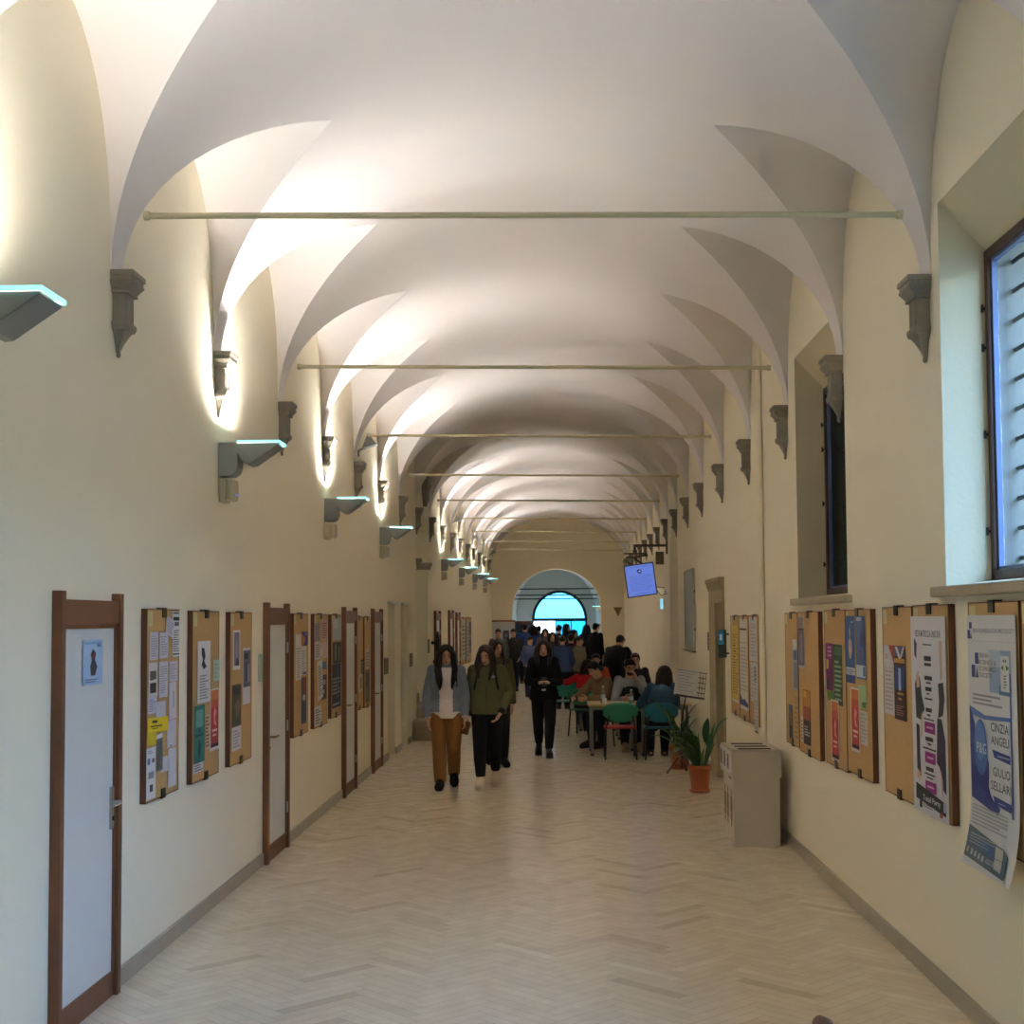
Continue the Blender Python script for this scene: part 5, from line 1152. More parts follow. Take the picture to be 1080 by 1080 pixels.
def person(label, loc, rz, h, P, fem=True, top=None, trousers=None, shoes=None, hair=None, jacket=None, group=None, voxel=.012, skin=None, glasses=False, beard=None, sleeve=1.0, ankle=1.0, wide=1.0, topz=None, collar=True, hair_style='long', extra=None):
    J = dict(STAND); J.update(P)
    g = lambda k: V(J[k])*h
    two = lambda k: [V(p)*h for p in J[k]]
    hip, knee, ank, toe, sho, elb, wri = (two(k) for k in ('hip', 'knee', 'ank', 'toe', 'sho', 'elb', 'wri')); hd = [V(p).normalized() for p in J['hand']]
    pel, wai, che, nek, hea = (g(k) for k in ('pelvis', 'waist', 'chest', 'neck', 'head')); face = V(J['face']).normalized()
    sk = skin or M_skin
    root = empty('person', loc, rz, label, 'person', group)
    sx = (sho[1]-sho[0]).normalized(); hx = (hip[1]-hip[0]).normalized()
    spine = [pel-(wai-pel)*.55, pel, (pel+wai)/2, wai, (wai+che)/2, che, che+(nek-che)*.5, nek-(nek-che)*.15]
    R = [(.07, .058), (.1, .066), (.094, .062), (.078, .055), (.083, .058), (.09, .062), (.088, .056), (.05, .04)] if fem else [(.07, .056), (.094, .062), (.09, .06), (.084, .056), (.092, .06), (.102, .065), (.1, .058), (.055, .042)]
    def torso(mb, t, m, i0=0, i1=8, w=1.0, zext=None):
        secs = []; pts = list(spine); rad = list(R)
        if zext is not None: pts = [pts[i0]+(pts[i0]-pts[i0+1]).normalized()*zext*h]+pts[i0:i1]; rad = [(rad[i0][0]*1.02, rad[i0][1]*1.04)]+rad[i0:i1]
        else: pts = pts[i0:i1]; rad = rad[i0:i1]
        for i, p in enumerate(pts):
            tn = (pts[min(i+1, len(pts)-1)]-pts[max(i-1, 0)]).normalized(); k = i/(len(pts)-1)
            a = hx.lerp(sx, k); a = (a-tn*a.dot(tn)).normalized(); b = tn.cross(a)
            secs.append((p, a, b, rad[i][0]*h*w+t, rad[i][1]*h*w+t))
        loftring(mb, secs, m)
    # body
    b = MB(); torso(b, 0, sk)
    limb(b, [nek-(nek-che)*.25, nek, hea-face*.012*h], [.04*h, .031*h, .03*h] if fem else [.046*h, .037*h, .036*h], sk)
    for s in (0, 1):
        limb(b, [hip[s], hip[s].lerp(knee[s], .5), knee[s], knee[s].lerp(ank[s], .35), ank[s]], [.052*h, .046*h, .033*h, .034*h, .021*h], sk)
        limb(b, [sho[s].lerp(che, .35), sho[s], sho[s].lerp(elb[s], .5), elb[s], elb[s].lerp(wri[s], .35), wri[s]], [.04*h, .031*h, .027*h, .022*h, .023*h, .0145*h], sk)
        d = (toe[s]-ank[s]); limb(b, [ank[s]+V((0, 0, -.02*h))-V((d.x, d.y, 0))*.2, ank[s]+V((0, 0, -.014*h))+d*.3, ank[s].lerp(toe[s], .74)+V((0, 0, -.002*h))], [.018*h, .018*h, .009*h], sk)
    # head frame
    fw = face; rt = V((0, 0, 1)).cross(fw); rt = -rt.normalized() if rt.length > 1e-3 else V((1, 0, 0)); up = rt.cross(-fw).normalized()
    if up.z < 0: up = -up
    rt = fw.cross(up).normalized()
    HM = Matrix((rt, -fw, up)).transposed().to_4x4(); HM.translation = hea
    u = h*.066      # half the head height
    b.ball((0, .1*u, .22*u), (.66*u, .82*u, .78*u), sk, 18, HM, 12)
    b.ball((0, -.18*u, -.28*u), (.5*u, .56*u, .62*u), sk, 16, HM, 10); b.ball((0, -.42*u, -.72*u), (.24*u, .24*u, .22*u), sk, 12, HM)
    b.tube([(0, -.72*u, .12*u), (0, -.98*u, -.22*u), (0, -.78*u, -.3*u)], [.08*u, .14*u, .1*u], sk, 10, HM)
    for s in (-1, 1): b.ball((s*.68*u, .05*u, 0), (.1*u, .16*u, .26*u), sk, 10, HM)
    for s in (0, 1):   # palm
        d = hd[s]; p0 = wri[s]; inn = (V((0, -1, 0)) if abs(d.y) < .8 else V((0, 0, 1))); w_ = (inn-d*inn.dot(d)).normalized(); nn = d.cross(w_)
        loftring(b, [(p0-d*.008*h, w_, nn, .013*h, .011*h), (p0+d*.015*h, w_, nn, .019*h, .011*h), (p0+d*.045*h, w_, nn, .024*h, .01*h), (p0+d*.056*h, w_, nn, .02*h, .009*h)], sk, 12)
    vs, fs = remesh(b, voxel, 3, 'body')
    mb = MB(); mb.add(vs, fs, sk, True)
    for s in (0, 1):   # five curled fingers rooted in the palm
        d = hd[s]; p0 = wri[s]; inn = (V((0, -1, 0)) if abs(d.y) < .8 else V((0, 0, 1))); w_ = (inn-d*inn.dot(d)).normalized(); nn = d.cross(w_)
        cr = nn*(1 if s == 0 else -1)
        if cr.dot(V((-(p0.x), 0, 0))) < 0: cr = -cr
        for k, (o_, ln) in enumerate(((.0175, .038), (.006, .043), (-.006, .04), (-.0175, .031))):
            q0 = p0+d*.048*h+w_*o_*h; q1 = q0+d*ln*.5*h+cr*.006*h; q2 = q1+(d*.75+cr*.6).normalized()*ln*.32*h; q3 = q2+(d*.35+cr*.9).normalized()*ln*.26*h
            mb.tube([q0, q1, q2, q3], [.0056*h, .0052*h, .0046*h, .003*h], sk, 7)
        q0 = p0+d*.012*h+w_*.014*h; q1 = q0+(d*.7+w_*.7).normalized()*.026*h+cr*.004*h; q2 = q1+(d*.9+w_*.25+cr*.3).normalized()*.02*h
        mb.tube([q0, q1, q2], [.008*h, .0064*h, .0042*h], sk, 7)
    for s in (-1, 1):
        mb.ball((s*.28*u, -.665*u, .05*u), (.12*u, .085*u, .05*u), M_white, 10, HM, 6); mb.ball((s*.28*u, -.72*u, .05*u), (.07*u, .045*u, .056*u), M_eye, 8, HM, 6); mb.tube([(s*.14*u, -.735*u, .08*u), (s*.28*u, -.755*u, .11*u), (s*.42*u, -.69*u, .08*u)], .02*u, M_eye, 6, HM)
        hm_ = hair or M_eye
        mb.tube([(s*.14*u, -.78*u, .27*u), (s*.3*u, -.77*u, .33*u), (s*.47*u, -.64*u, .27*u)], [.03*u, .045*u, .025*u], hm_, 6, HM)
    mb.ball((0, -.72*u, -.52*u), (.19*u, .07*u, .045*u), M_lip, 10, HM, 6); mb.ball((0, -.7*u, -.59*u), (.15*u, .07*u, .045*u), M_lip, 10, HM, 6)
    mb.build('body', root, fix=False)
    def garment(name, mb_, m, vox=None, sm=4):
        vs_, fs_ = remesh(mb_, vox or voxel, sm, name); q = MB(); q.add(vs_, fs_, m, True); return q.build(name, root, fix=False)
    if trousers:
        t = .01*h*wide; q = MB(); torso(q, t*.8, trousers, 0, 4)
        for s in (0, 1):
            e = knee[s].lerp(ank[s], ankle); tp = .03*h if wide > 1 else .024*h
            limb(q, [hip[s].lerp(knee[s], -.05), hip[s].lerp(knee[s], .5), knee[s], knee[s].lerp(e, .45)], [.056*h+t*.6, .05*h+t*.5, .037*h+t, .035*h+t], trousers)
            q.tube([knee[s].lerp(e, .4), e], [.036*h+t, tp+t], trousers, 14)
        garment('trousers', q, trousers)
    if top:
        t = .009*h; q = MB(); torso(q, t+.002*h, top, 1, 8, zext=.01 if topz is None else 0)
        if topz is not None: torso(q, t+.008*h, top, 0, 5, zext=topz)
        limb(q, [nek-(nek-che)*.3, nek-(nek-che)*.08], [.05*h, .04*h], top)
        for s in (0, 1):
            if sleeve <= .5: pts = [sho[s].lerp(che, .35), sho[s], sho[s].lerp(elb[s], sleeve*2)]; rs = [.048*h, .041*h, .037*h]
            else:
                e = elb[s].lerp(wri[s], min(1, (sleeve-.5)*2)); pts = [sho[s].lerp(che, .35), sho[s], sho[s].lerp(elb[s], .5), elb[s], e]; rs = [.048*h, .041*h, .037*h, .033*h, .026*h]
            limb(q, pts[:-1], rs[:-1], top); q.tube(pts[-2:], rs[-2:], top, 12)
        garment('top', q, top)
    if jacket:
        m, opening, zx, slv = jacket['mat'], jacket.get('open', 0), jacket.get('zext', .03), jacket.get('sleeve', .97)
        i0 = jacket.get('i0', 1); t = .019*h*jacket.get('loose', 1); q = MB(); torso(q, t, m, i0, 8, zext=zx)
        limb(q, [nek-(nek-che)*.35, nek-(nek-che)*.02], [.056*h, .046*h], m)
        for s in (0, 1):
            e = elb[s].lerp(wri[s], slv) if slv > 0 else elb[s]
            limb(q, [sho[s].lerp(che, .35), sho[s], sho[s].lerp(elb[s], .5), elb[s]], [.046*h, .043*h, .041*h, .038*h], m)
            q.tube([elb[s], elb[s].lerp(e, .9), e], [.038*h, .03*h, .031*h], m, 12)
        vs_, fs_ = remesh(q, voxel, 3, 'jacket')
        if opening:
            keep = []
            for f in fs_:
                c = sum((vs_[i] for i in f), V())/len(f)
                lx = (c-che).dot(sx); ly = (c-che).dot(V((0, 1, 0)))
                wd = opening*h*(1+.5*max(0, (c.z-wai.z)/h-.05)*0)
                if abs(lx) < wd and ly < 0 and c.z < nek.z: continue
                keep.append(f)
            fs_ = keep
        q = MB(); q.add(vs_, fs_, m, True); jo = q.build('jacket', root, fix=False)
        if opening:
            sd = jo.modifiers.new('thickness', 'SOLIDIFY'); sd.thickness = .008; sd.offset = -1
    if shoes:
        sm_, sole = shoes
        for s in (0, 1):
            d = toe[s]-ank[s]; df = V((d.x, d.y, d.z)); hl = ank[s]+V((0, 0, -.022*h))-df*.28; dn = df.normalized(); a = dn.cross(V((0, 0, 1))).normalized(); n_ = a.cross(dn)
            q = MB(); L0, L1 = hl, toe[s]+dn*.012*h
            secs = []
            for k, (tt, wx, hz, zo) in enumerate(((0, .016, .022, .004), (.08, .027, .033, .01), (.3, .029, .038, .016), (.5, .031, .032, .012), (.75, .033, .03, .008), (.93, .027, .024, .004), (1, .014, .013, 0))):
                c = L0.lerp(L1, tt)+n_*(zo*h); secs.append((c, a, n_, wx*h, hz*h))
            loftring(q, secs, sm_, 14); limb(q, [ank[s]+V((0, 0, -.02*h)), ank[s]+V((0, 0, .012*h+shoes_h(shoes)))], [.03*h, .029*h], sm_)
            vs_, fs_ = remesh(q, min(voxel, .01), 3, 'shoe'); q2 = MB(); q2.add(vs_, fs_, sm_, True); so = q2.build('shoe', root, fix=False)
            z0 = min(v.z for v in vs_)
            q3 = MB(); pl = []
            for tt, wx in ((-.02, .012), (.04, .024), (.3, .027), (.5, .03), (.78, .032), (.95, .024), (1.02, .01)):
                c = L0.lerp(L1, tt); pl.append((c, wx*h))
            ring = [c+a*w for c, w in pl]+[c-a*w for c, w in reversed(pl)]; k = len(ring); bot = -.026*h; 
            q3.add([p+n_*(bot+.014*h) for p in ring]+[p+n_*bot for p in ring], [tuple(range(k)), tuple(range(2*k-1, k-1, -1))]+[(i, i+k, (i+1) % k+k, (i+1) % k) for i in range(k)], sole)
            q3.build('sole', so)
    if hair:
        q = MB(); rr = random.Random(len(label))
        if hair_style == 'short':
            q.ball((0, .2*u, .36*u), (.73*u, .84*u, .76*u), hair, 16, HM, 10); q.ball((0, .5*u, -.05*u), (.6*u, .5*u, .55*u), hair, 14, HM)
            q.tube([(-.5*u, -.52*u, .72*u), (0, -.66*u, .82*u), (.5*u, -.52*u, .72*u)], .2*u, hair, 10, HM)
            for s in (-1, 1): q.tube([(s*.66*u, -.2*u, .4*u), (s*.67*u, -.12*u, 0)], [.12*u, .06*u], hair, 8, HM)
        elif hair_style == 'bun':
            q.ball((0, .2*u, .34*u), (.74*u, .84*u, .78*u), hair, 16, HM, 10); q.ball((0, 1.0*u, .5*u), .38*u, hair, 12, HM)
            q.tube([(-.5*u, -.5*u, .72*u), (0, -.6*u, .84*u), (.5*u, -.5*u, .72*u)], .18*u, hair, 10, HM)
        else:
            lg = {'long': 3.5, 'mid': 2.3, 'curly': 2.1}[hair_style]; vol = {'long': 1.2, 'mid': 1.12, 'curly': 1.25}[hair_style]
            q.ball((0, .2*u, .34*u), (.76*u*vol, .84*u, .78*u), hair, 18, HM, 10)
            q.tube([(-.05*u, -.5*u, .92*u), (-.46*u, -.46*u, .66*u), (-.68*u*vol, -.24*u, .1*u)], [.05*u, .1*u, .18*u], hair, 10, HM)
            q.tube([(.05*u, -.5*u, .92*u), (.46*u, -.46*u, .66*u), (.68*u*vol, -.24*u, .1*u)], [.05*u, .1*u, .18*u], hair, 10, HM)
            nn_ = 15; 
            for k in range(nn_):
                a = -PI*.18+(PI*1.36)*k/(nn_-1); cx, cy_ = math.cos(a), math.sin(a)
                w0 = HM @ V((cx*.64*u*vol, cy_*.66*u+.12*u, .1*u)); ln = lg*u*rr.uniform(.86, 1.08); fr_ = cy_ < .25
                w1 = w0+V((0, 0, -1))*ln*.42+(HM.to_3x3() @ V((cx*.16*u*vol, cy_*.12*u, 0))); w2 = w0+V((0, 0, -1))*ln*.75+(HM.to_3x3() @ V((cx*.05*u*vol, cy_*.05*u-(.32*u if fr_ else -.05*u), 0))); w3 = w0+V((0, 0, -1))*ln+(HM.to_3x3() @ V((-cx*.08*u, (-.4*u if fr_ else .04*u), 0)))
                if fr_:      # the front locks fall over the chest
                    fy = che.y-.082*h-(.02 if jacket else 0); low = max(0, min(1, (nek.z+.0-w2.z)/(.08*h)))
                    if abs(face.x) < .6 and face.y < -.5:
                        w2 = V((w2.x*.96+hea.x*.04, w2.y*(1-low)+fy*low, w2.z)); w3 = V((w3.x*.9+hea.x*.1, fy, w3.z))
                wob = .09*u*vol
                for w_ in (w1, w2): w_ += V((rr.uniform(-wob, wob), rr.uniform(-wob, wob)*.6, 0))
                limb(q, [w0, w1, w2, w3], [.26*u*vol, .25*u*vol, .2*u*vol, .07*u], hair, 8)
                if hair_style in ('curly', 'mid'):
                    am = 1 if hair_style == 'curly' else .6
                    for t_ in range(6): q.ball(w0.lerp(w3, rr.uniform(.0, 1))+(HM.to_3x3() @ V((cx*.24*u*am, cy_*.16*u*am+rr.uniform(-.1, .1)*u, rr.uniform(-.1, .1)*u))), .24*u*am*rr.uniform(.6, 1.1), hair, 8)
            if hair_style == 'long' and voxel < .012 and abs(face.x) < .6 and face.y < -.5:
                for s in (-1, 1):
                    for k, (xa, xb, l_) in enumerate(((.74, .66, 1), (.82, .86, .93), (.86, 1.04, .82))):
                        w0 = HM @ V((s*xa*u, -.2*u+.12*k*u, .2*u)); w1 = HM @ V((s*(xa+.12)*u, -.2*u+.12*k*u, -.75*u)); fy = che.y-.084*h-.018
                        sg = 1 if w1.x > hea.x else -1; zb = hea.z-lg*u*l_*.9; w2 = V((hea.x+sg*max(xa+.14, xb)*u, fy*.6+w1.y*.4, (w1.z*.55+zb*.45))); w3 = V((hea.x+sg*xb*u, fy, zb))
                        limb(q, [w0, w1, w2, w3], [.15*u, .2*u, .2*u, .08*u], hair, 8)
        vs_, fs_ = remesh(q, min(voxel, .011), 4, 'hair'); q = MB(); q.add(vs_, fs_, hair, True); q.build('hair', root, fix=False)
    if beard:
        q = MB(); q.ball((0, -.34*u, -.62*u), (.47*u, .46*u, .4*u), beard, 14, HM); vs_, fs_ = remesh(q, .008, 1, 'beard')
        inv = HM.inverted(); keep = [f for f in fs_ if not ((inv @ vs_[f[0]]).z > -.5*u and (inv @ vs_[f[0]]).y < -.5*u and abs((inv @ vs_[f[0]]).x) < .3*u)]
        q = MB(); q.add(vs_, keep, beard, True); q.build('beard', root, fix=False)
    if glasses:
        q = MB()
        for s in (-1, 1): q.tube([(s*.29*u+.23*u*math.cos(2*PI*i/12), -.84*u, .05*u+.19*u*math.sin(2*PI*i/12)) for i in range(13)], .028*u, M_blk, 6, HM); q.tube([(s*.52*u, -.82*u, .1*u), (s*.68*u, -.1*u, .1*u)], .025*u, M_blk, 6, HM)
        q.tube([(-.07*u, -.86*u, .08*u), (.07*u, -.86*u, .08*u)], .025*u, M_blk, 6, HM); q.build('glasses', root)
    if extra: extra(root, dict(h=h, J=J, HM=HM, u=u, che=che, nek=nek, pel=pel, wai=wai, sho=sho, elb=elb, wri=wri, sx=sx, hd=hd))
    return root
def shoes_h(s): return .05 if s[0].name.startswith('boot') else 0

# --- the two women walking towards the camera
H1 = 1.67
def walk(fs=1, sw=.0):     # fs: index of the foot in front
    k = [None, None]; a = [None, None]; t = [None, None]; b_ = 1-fs; sgn = lambda i: (-1 if i == 0 else 1)
    k[fs] = (sgn(fs)*.05, -.06, .285); a[fs] = (sgn(fs)*.042, -.075, .047); t[fs] = (sgn(fs)*.05, -.205, .016)
    k[b_] = (sgn(b_)*.05, .0, .278); a[b_] = (sgn(b_)*.046, .16, .085); t[b_] = (sgn(b_)*.052, .04, .014)
    return dict(knee=tuple(k), ank=tuple(a), toe=tuple(t))
DEN = mat('denim_jacket', srgb(126, 136, 150), .85, noise=.16, nscale=10, bump=.3, bscale=40, spec=.2)
PJ = walk(0); PJ.update(face=(.06, -1, -.32), head=(0, -.014, .922), elb=((-.135, .02, .635), (.13, .02, .635)), wri=((-.128, -.03, .485), (.13, -.045, .49)))
def exA(root, c):
    h = c['h']; q = MB()      # bag strap over her left shoulder
    s1 = c['sho'][1]; a = s1.lerp(c['nek'], .35)
    q.tube([a+V((0, .075, -.02)), a+V((0, .03, .065)), a+V((0, -.06, .035)), a+V((.012, -.11, -.1)), a+V((.02, -.115, -.2))], .014, fabric(24, 24, 28), 8); q.build('bag_strap', root)
    for x, z in ((-.075, .63), (-.082, .70), (.085, .64), (.08, .71)):
        q = MB(); q.ball((x*h, -.082*h, z*h), .009, M_brass, 8); q.build('button', root)
    q = MB(); q.box((-.1*h, -.088*h, .70*h), (-.055*h, -.083*h, .735*h), DEN); q.build('breast_pocket', root)
pA = person('woman in a denim jacket, white top and brown trousers walking towards the camera', (-1.262, 15.55, 0), .05, H1, PJ, top=fabric(222, 214, 214), topz=-.012, trousers=fabric(140, 98, 56), wide=1.25, shoes=(fabric(34, 32, 34), pal(206, 200, 190)), hair=hairmat(34, 24, 22), hair_style='long',
       jacket=dict(mat=DEN, open=.05, zext=.0, i0=1, sleeve=.97, loose=1.3), voxel=.0095, extra=exA)
GRN = mat('olive_green_jacket', srgb(92, 94, 64), .85, noise=.12, nscale=9, bump=.3, bscale=30, spec=.2)
PJ = walk(0); PJ.update(face=(-.14, -1, -.42), head=(-.008, -.022, .918), elb=((-.128, .02, .64), (.15, .035, .655)), wri=((-.132, -.04, .5), (.095, -.07, .515)), hand=((.1, -.2, -1), (-.5, -.35, -.8)))
def exB(root, c):
    h = c['h']
    q = MB(); q.tube([(0, -.089*h, .55*h), (0, -.097*h, .68*h), (0, -.083*h, .8*h)], .004, pal(48, 54, 32), 6); q.build('zip', root)
    q = MB(); q.box((.038*h, -.094*h, .762*h), (.062*h, -.088*h, .778*h), pal(150, 150, 140)); q.build('badge', root)
    for s in (-1, 1):
        q = MB(); q.tube([(s*.058*h, .06*h, .77*h), (s*.06*h, .0, .845*h), (s*.062*h, -.075*h, .80*h), (s*.085*h, -.085*h, .68*h)], .012, fabric(30, 34, 28), 8); q.build('bag_strap', root)
    q = MB(); q.bbox((-.09*h, .095*h, .58*h), (.09*h, .19*h, .8*h), fabric(30, 34, 28), .03); q.build('backpack', root)
pB = person('woman in an olive green jacket and black trousers walking towards the camera', (-.79, 15.62, 0), -.02, H1, PJ, top=fabric(40, 38, 40), trousers=fabric(22, 22, 26), ankle=.86, shoes=(mat('cream_canvas_shoe', srgb(206, 192, 172), .8), pal(196, 186, 168)), hair=hairmat(52, 32, 26), hair_style='mid',
       jacket=dict(mat=GRN, zext=.02, sleeve=.82, loose=1.75), voxel=.0095, extra=exB)
PJ = walk(1); PJ.update(face=(.5, -1, -.1))
pC = person('woman in a brown green jacket half hidden behind the woman in olive green', (-.78, 17.9, 0), .2, 1.68, PJ, top=fabric(60, 56, 50), trousers=fabric(28, 28, 34), shoes=(fabric(28, 26, 28), pal(206, 200, 192)), hair=hairmat(62, 40, 30), hair_style='mid', jacket=dict(mat=fabric(84, 80, 52), zext=.03, loose=1.1), voxel=.013)
# --- woman in black with both hands on a phone
PJ = walk(1); PJ.update(elb=((-.135, .0, .64), (.135, .0, .64)), wri=((-.035, -.125, .635), (.045, -.125, .635)), hand=((.75, -.35, .25), (-.75, -.35, .25)), face=(0, -1, -.2))
def exD(root, c):
    h = c['h']
    q = MB(); q.tube([(-.09*h, .09, .8*h), (-.05*h, -.05, .842*h), (0, -.13, .69*h), (.08*h, -.11, .58*h)], .008, fabric(36, 34, 34), 6); q.build('bag_strap', root)
    q = MB(); q.box((-.03, -.125*h*.62, .565*h), (.03, -.12*h*.62-.01, .58*h), M_steel); q.build('belt_buckle', root)
pD = person('woman in black with curly dark hair, both hands around a phone', (-.155, 19.1, 0), 0, 1.655, PJ, top=fabric(26, 25, 27), trousers=fabric(24, 23, 26), ankle=.9, shoes=(mat('boot_black_leather', srgb(30, 27, 26), .45), pal(26, 24, 24)), hair=hairmat(44, 31, 26), hair_style='curly', jacket=dict(mat=fabric(20, 19, 22), open=.03, zext=.045, loose=1.4), voxel=.011, extra=exD)
q = MB(); q.bbox((-.04, -.005, -.07), (.04, .007, .07), M_blk, .004); o = q.build('smartphone'); o.location = (-.145, 19.1-.26, 1.07); o.rotation_euler = (-.5, 0, .1); at(o, 'dark phone held by the woman in black', 'phone')
q = MB(); q.bbox((-.045, -.02, -.075), (.045, .02, .075), fabric(104, 72, 44), .012); o = q.build('pouch'); o.location = (-1.035, 15.47, .70); o.rotation_euler = (0, .25, 0); at(o, 'brown pouch held low by the woman in the denim jacket', 'pouch')

# --- people at the tables
def sit(lean=0, side=0, seat=.285):
    z = seat; f = lambda x, y, dz: (x+side*dz, y-lean*dz, z+dz)
    return dict(hip=((-.052, 0, z), (.052, 0, z)), knee=((-.065, -.245, z+.0), (.065, -.245, z+.0)), ank=((-.06, -.23, .047), (.06, -.23, .047)), toe=((-.065, -.36, .014), (.065, -.36, .014)),
                pelvis=(0, .0, z+.02), waist=f(0, .005, .105), chest=f(0, .005, .215), neck=f(0, .01, .325), head=f(0, -.008, .41), sho=(f(-.096, .004, .3), f(.096, .004, .3)),
                elb=(f(-.13, -.06, .15), f(.13, -.06, .15)), wri=((-.07, -.2, z+.16), (.07, -.2, z+.16)), hand=((.3, -1, -.1), (-.3, -1, -.1)))
SH = (fabric(50, 46, 44), pal(60, 56, 52))
P = sit(.28); P.update(face=(.12, -1, -.3), elb=((-.14, -.13, .40), (.14, -.15, .42)), wri=((-.07, -.25, .437), (.05, -.165, .60)), hand=((.6, -.8, 0), (-.3, .1, .9)))
def vest(root, c):
    h = c['h']; q = MB(); secs = []
    m = fabric(36, 36, 42)
    for t_, rx, ry in ((0, .1, .075), (.5, .1, .078), (1, .108, .08), (1.5, .1, .07)):
        p = c['pel'].lerp(c['che'], t_) if t_ <= 1 else c['che'].lerp(c['nek'], t_-1)
        secs.append((p, c['sx'], (c['nek']-c['pel']).normalized().cross(c['sx']), rx*h, ry*h))
    loftring(q, secs, m, 20); vs_, fs_ = remesh(q, .013, 2, 'vest'); q = MB(); q.add(vs_, fs_, m, True); q.build('vest', root, fix=False)
person('bearded man with glasses at the tables, chin resting on his hand', (1.12, 20.22, 0), .05, 1.76, P, fem=False, top=fabric(158, 160, 160), trousers=fabric(34, 34, 40), shoes=(mat('boot_beige_suede', srgb(156, 132, 96), .8), pal(90, 74, 54)), hair=hairmat(30, 24, 22), hair_style='short', beard=hairmat(36, 27, 24), glasses=True, voxel=.013, extra=vest)
P = sit(.2, -.12); P.update(face=(.3, -1, -.1), elb=((-.15, -.14, .44), (.15, -.12, .44)), wri=((-.08, -.26, .442), (.08, -.26, .442)))
person('long haired woman in a blue denim jacket seated with her back to the camera', (1.455, 18.66, 0), PI, 1.68, P, top=fabric(60, 60, 66), trousers=fabric(26, 28, 36), shoes=SH, hair=hairmat(56, 38, 28), hair_style='long', jacket=dict(mat=fabric(54, 84, 104), zext=.0), voxel=.013)
chair(.82, 20.62, -PI/2-.5+PI, mat('moss_plastic', srgb(40, 120, 90), .45), 'green shell chair under the person in the tan jacket')
P = sit(.62); P.update(face=(0, -1, -.55), elb=((-.14, -.3, .46), (.14, -.26, .44)), wri=((-.1, -.4, .442), (.02, -.36, .445)))
person('dark haired person in a tan jacket leaning low over the left table', (.92, 20.55, 0), -PI/2+.75, 1.7, P, fem=False, top=fabric(70, 66, 60), trousers=fabric(36, 38, 48), shoes=SH, hair=hairmat(24, 21, 21), hair_style='short', jacket=dict(mat=fabric(124, 104, 78), zext=.02, loose=1.3), voxel=.014)
P = sit(.2); P.update(face=(.3, -1, -.2), elb=((-.2, -.1, .5), (.13, -.1, .47)), wri=((-.3, -.2, .53), (.06, -.24, .47)), hand=((-.8, -.5, .1), (-.3, -1, 0)))
chair(.5, 22.35, PI-.35, mat('moss_plastic', srgb(40, 120, 90), .45), 'green shell chair under the person in the red sweater')
person('dark haired person in a red sweater turned away, arm stretched to the left', (.5, 22.3, 0), PI-.35, 1.66, dict(P, elb=((-.13, -.1, .47), (.2, -.03, .53)), wri=((-.06, -.24, .47), (.34, -.04, .56)), hand=((.3, -1, 0), (1, -.1, .05))), top=fabric(166, 26, 34), trousers=fabric(40, 40, 46), shoes=(fabric(40, 38, 40), pal(190, 186, 180)), hair=hairmat(34, 27, 25), hair_style='mid', voxel=.014)
P = sit(.15); P.update(face=(0, -1, -.15), elb=((-.13, -.12, .46), (.13, -.12, .46)), wri=((-.03, -.14, .57), (.03, -.14, .57)), hand=((.3, -.1, .9), (-.3, -.1, .9)))
def scarf(root, c):
    h = c['h']; q = MB(); q.tube([c['nek']+V((.055*h*math.cos(2*PI*i/14), .05*h*math.sin(2*PI*i/14)-.01, -.005*h)) for i in range(15)], .032*h, fabric(26, 84, 96), 10); q.build('scarf', root)
table(.4, 1.1, 23.3, 23.95, 'third row table, in front of the person in the orange red jacket')
chair(.76, 24.62, 0, mat('moss_plastic', srgb(40, 120, 90), .45), 'green shell chair under the person in the orange red jacket')
person('person in an orange red jacket and teal scarf seated with hands at the chin', (.76, 24.55, 0), 0, 1.72, P, top=fabric(176, 84, 62), trousers=fabric(40, 42, 52), shoes=SH, hair=hairmat(24, 20, 20), hair_style='short', jacket=dict(mat=fabric(186, 78, 52), zext=.0), voxel=.014, extra=scarf)
chair(1.42, 23.6, 0, mat('moss_plastic', srgb(40, 120, 90), .45), 'green shell chair under the brown haired man with glasses')
P = sit(.1); P.update(face=(0, -1, -.1))
person('brown haired man with glasses seated at the second row table', (1.42, 23.55, 0), 0, 1.76, P, fem=False, top=fabric(48, 46, 50), trousers=fabric(40, 42, 52), shoes=SH, hair=hairmat(84, 52, 34), hair_style='short', glasses=True, voxel=.014)
P = dict(pelvis=(0, .03, .53), waist=(0, .0, .61), chest=(0, -.09, .7), neck=(0, -.19, .775), head=(0, -.25, .845), sho=((-.1, -.16, .755), (.1, -.16, .755)), elb=((-.13, -.24, .6), (.13, -.24, .6)), wri=((-.08, -.33, .5), (.08, -.33, .5)), face=(0, -1, -.6), hip=((-.055, .02, .51), (.055, .02, .51)))
person('person in black bending over the second row table, back to the camera', (1.1, 25.3, 0), PI-.4, 1.78, P, fem=False, top=fabric(24, 24, 27), trousers=fabric(28, 28, 34), shoes=SH, hair=hairmat(46, 34, 28), hair_style='short', jacket=dict(mat=fabric(22, 22, 25), zext=.05, loose=1.3), voxel=.015)
P = sit(.1); P.update(face=(0, -1, -.1))
chair(1.5, 27.35, 0, mat('moss_plastic', srgb(40, 120, 90), .45), 'green shell chair under the farthest seated man by the right wall')
person('dark haired man seated by the right wall, farthest of those at the tables', (1.5, 27.3, 0), 0, 1.74, P, fem=False, top=fabric(60, 58, 56), trousers=fabric(40, 42, 52), shoes=SH, hair=hairmat(26, 22, 21), hair_style='short', voxel=.015)

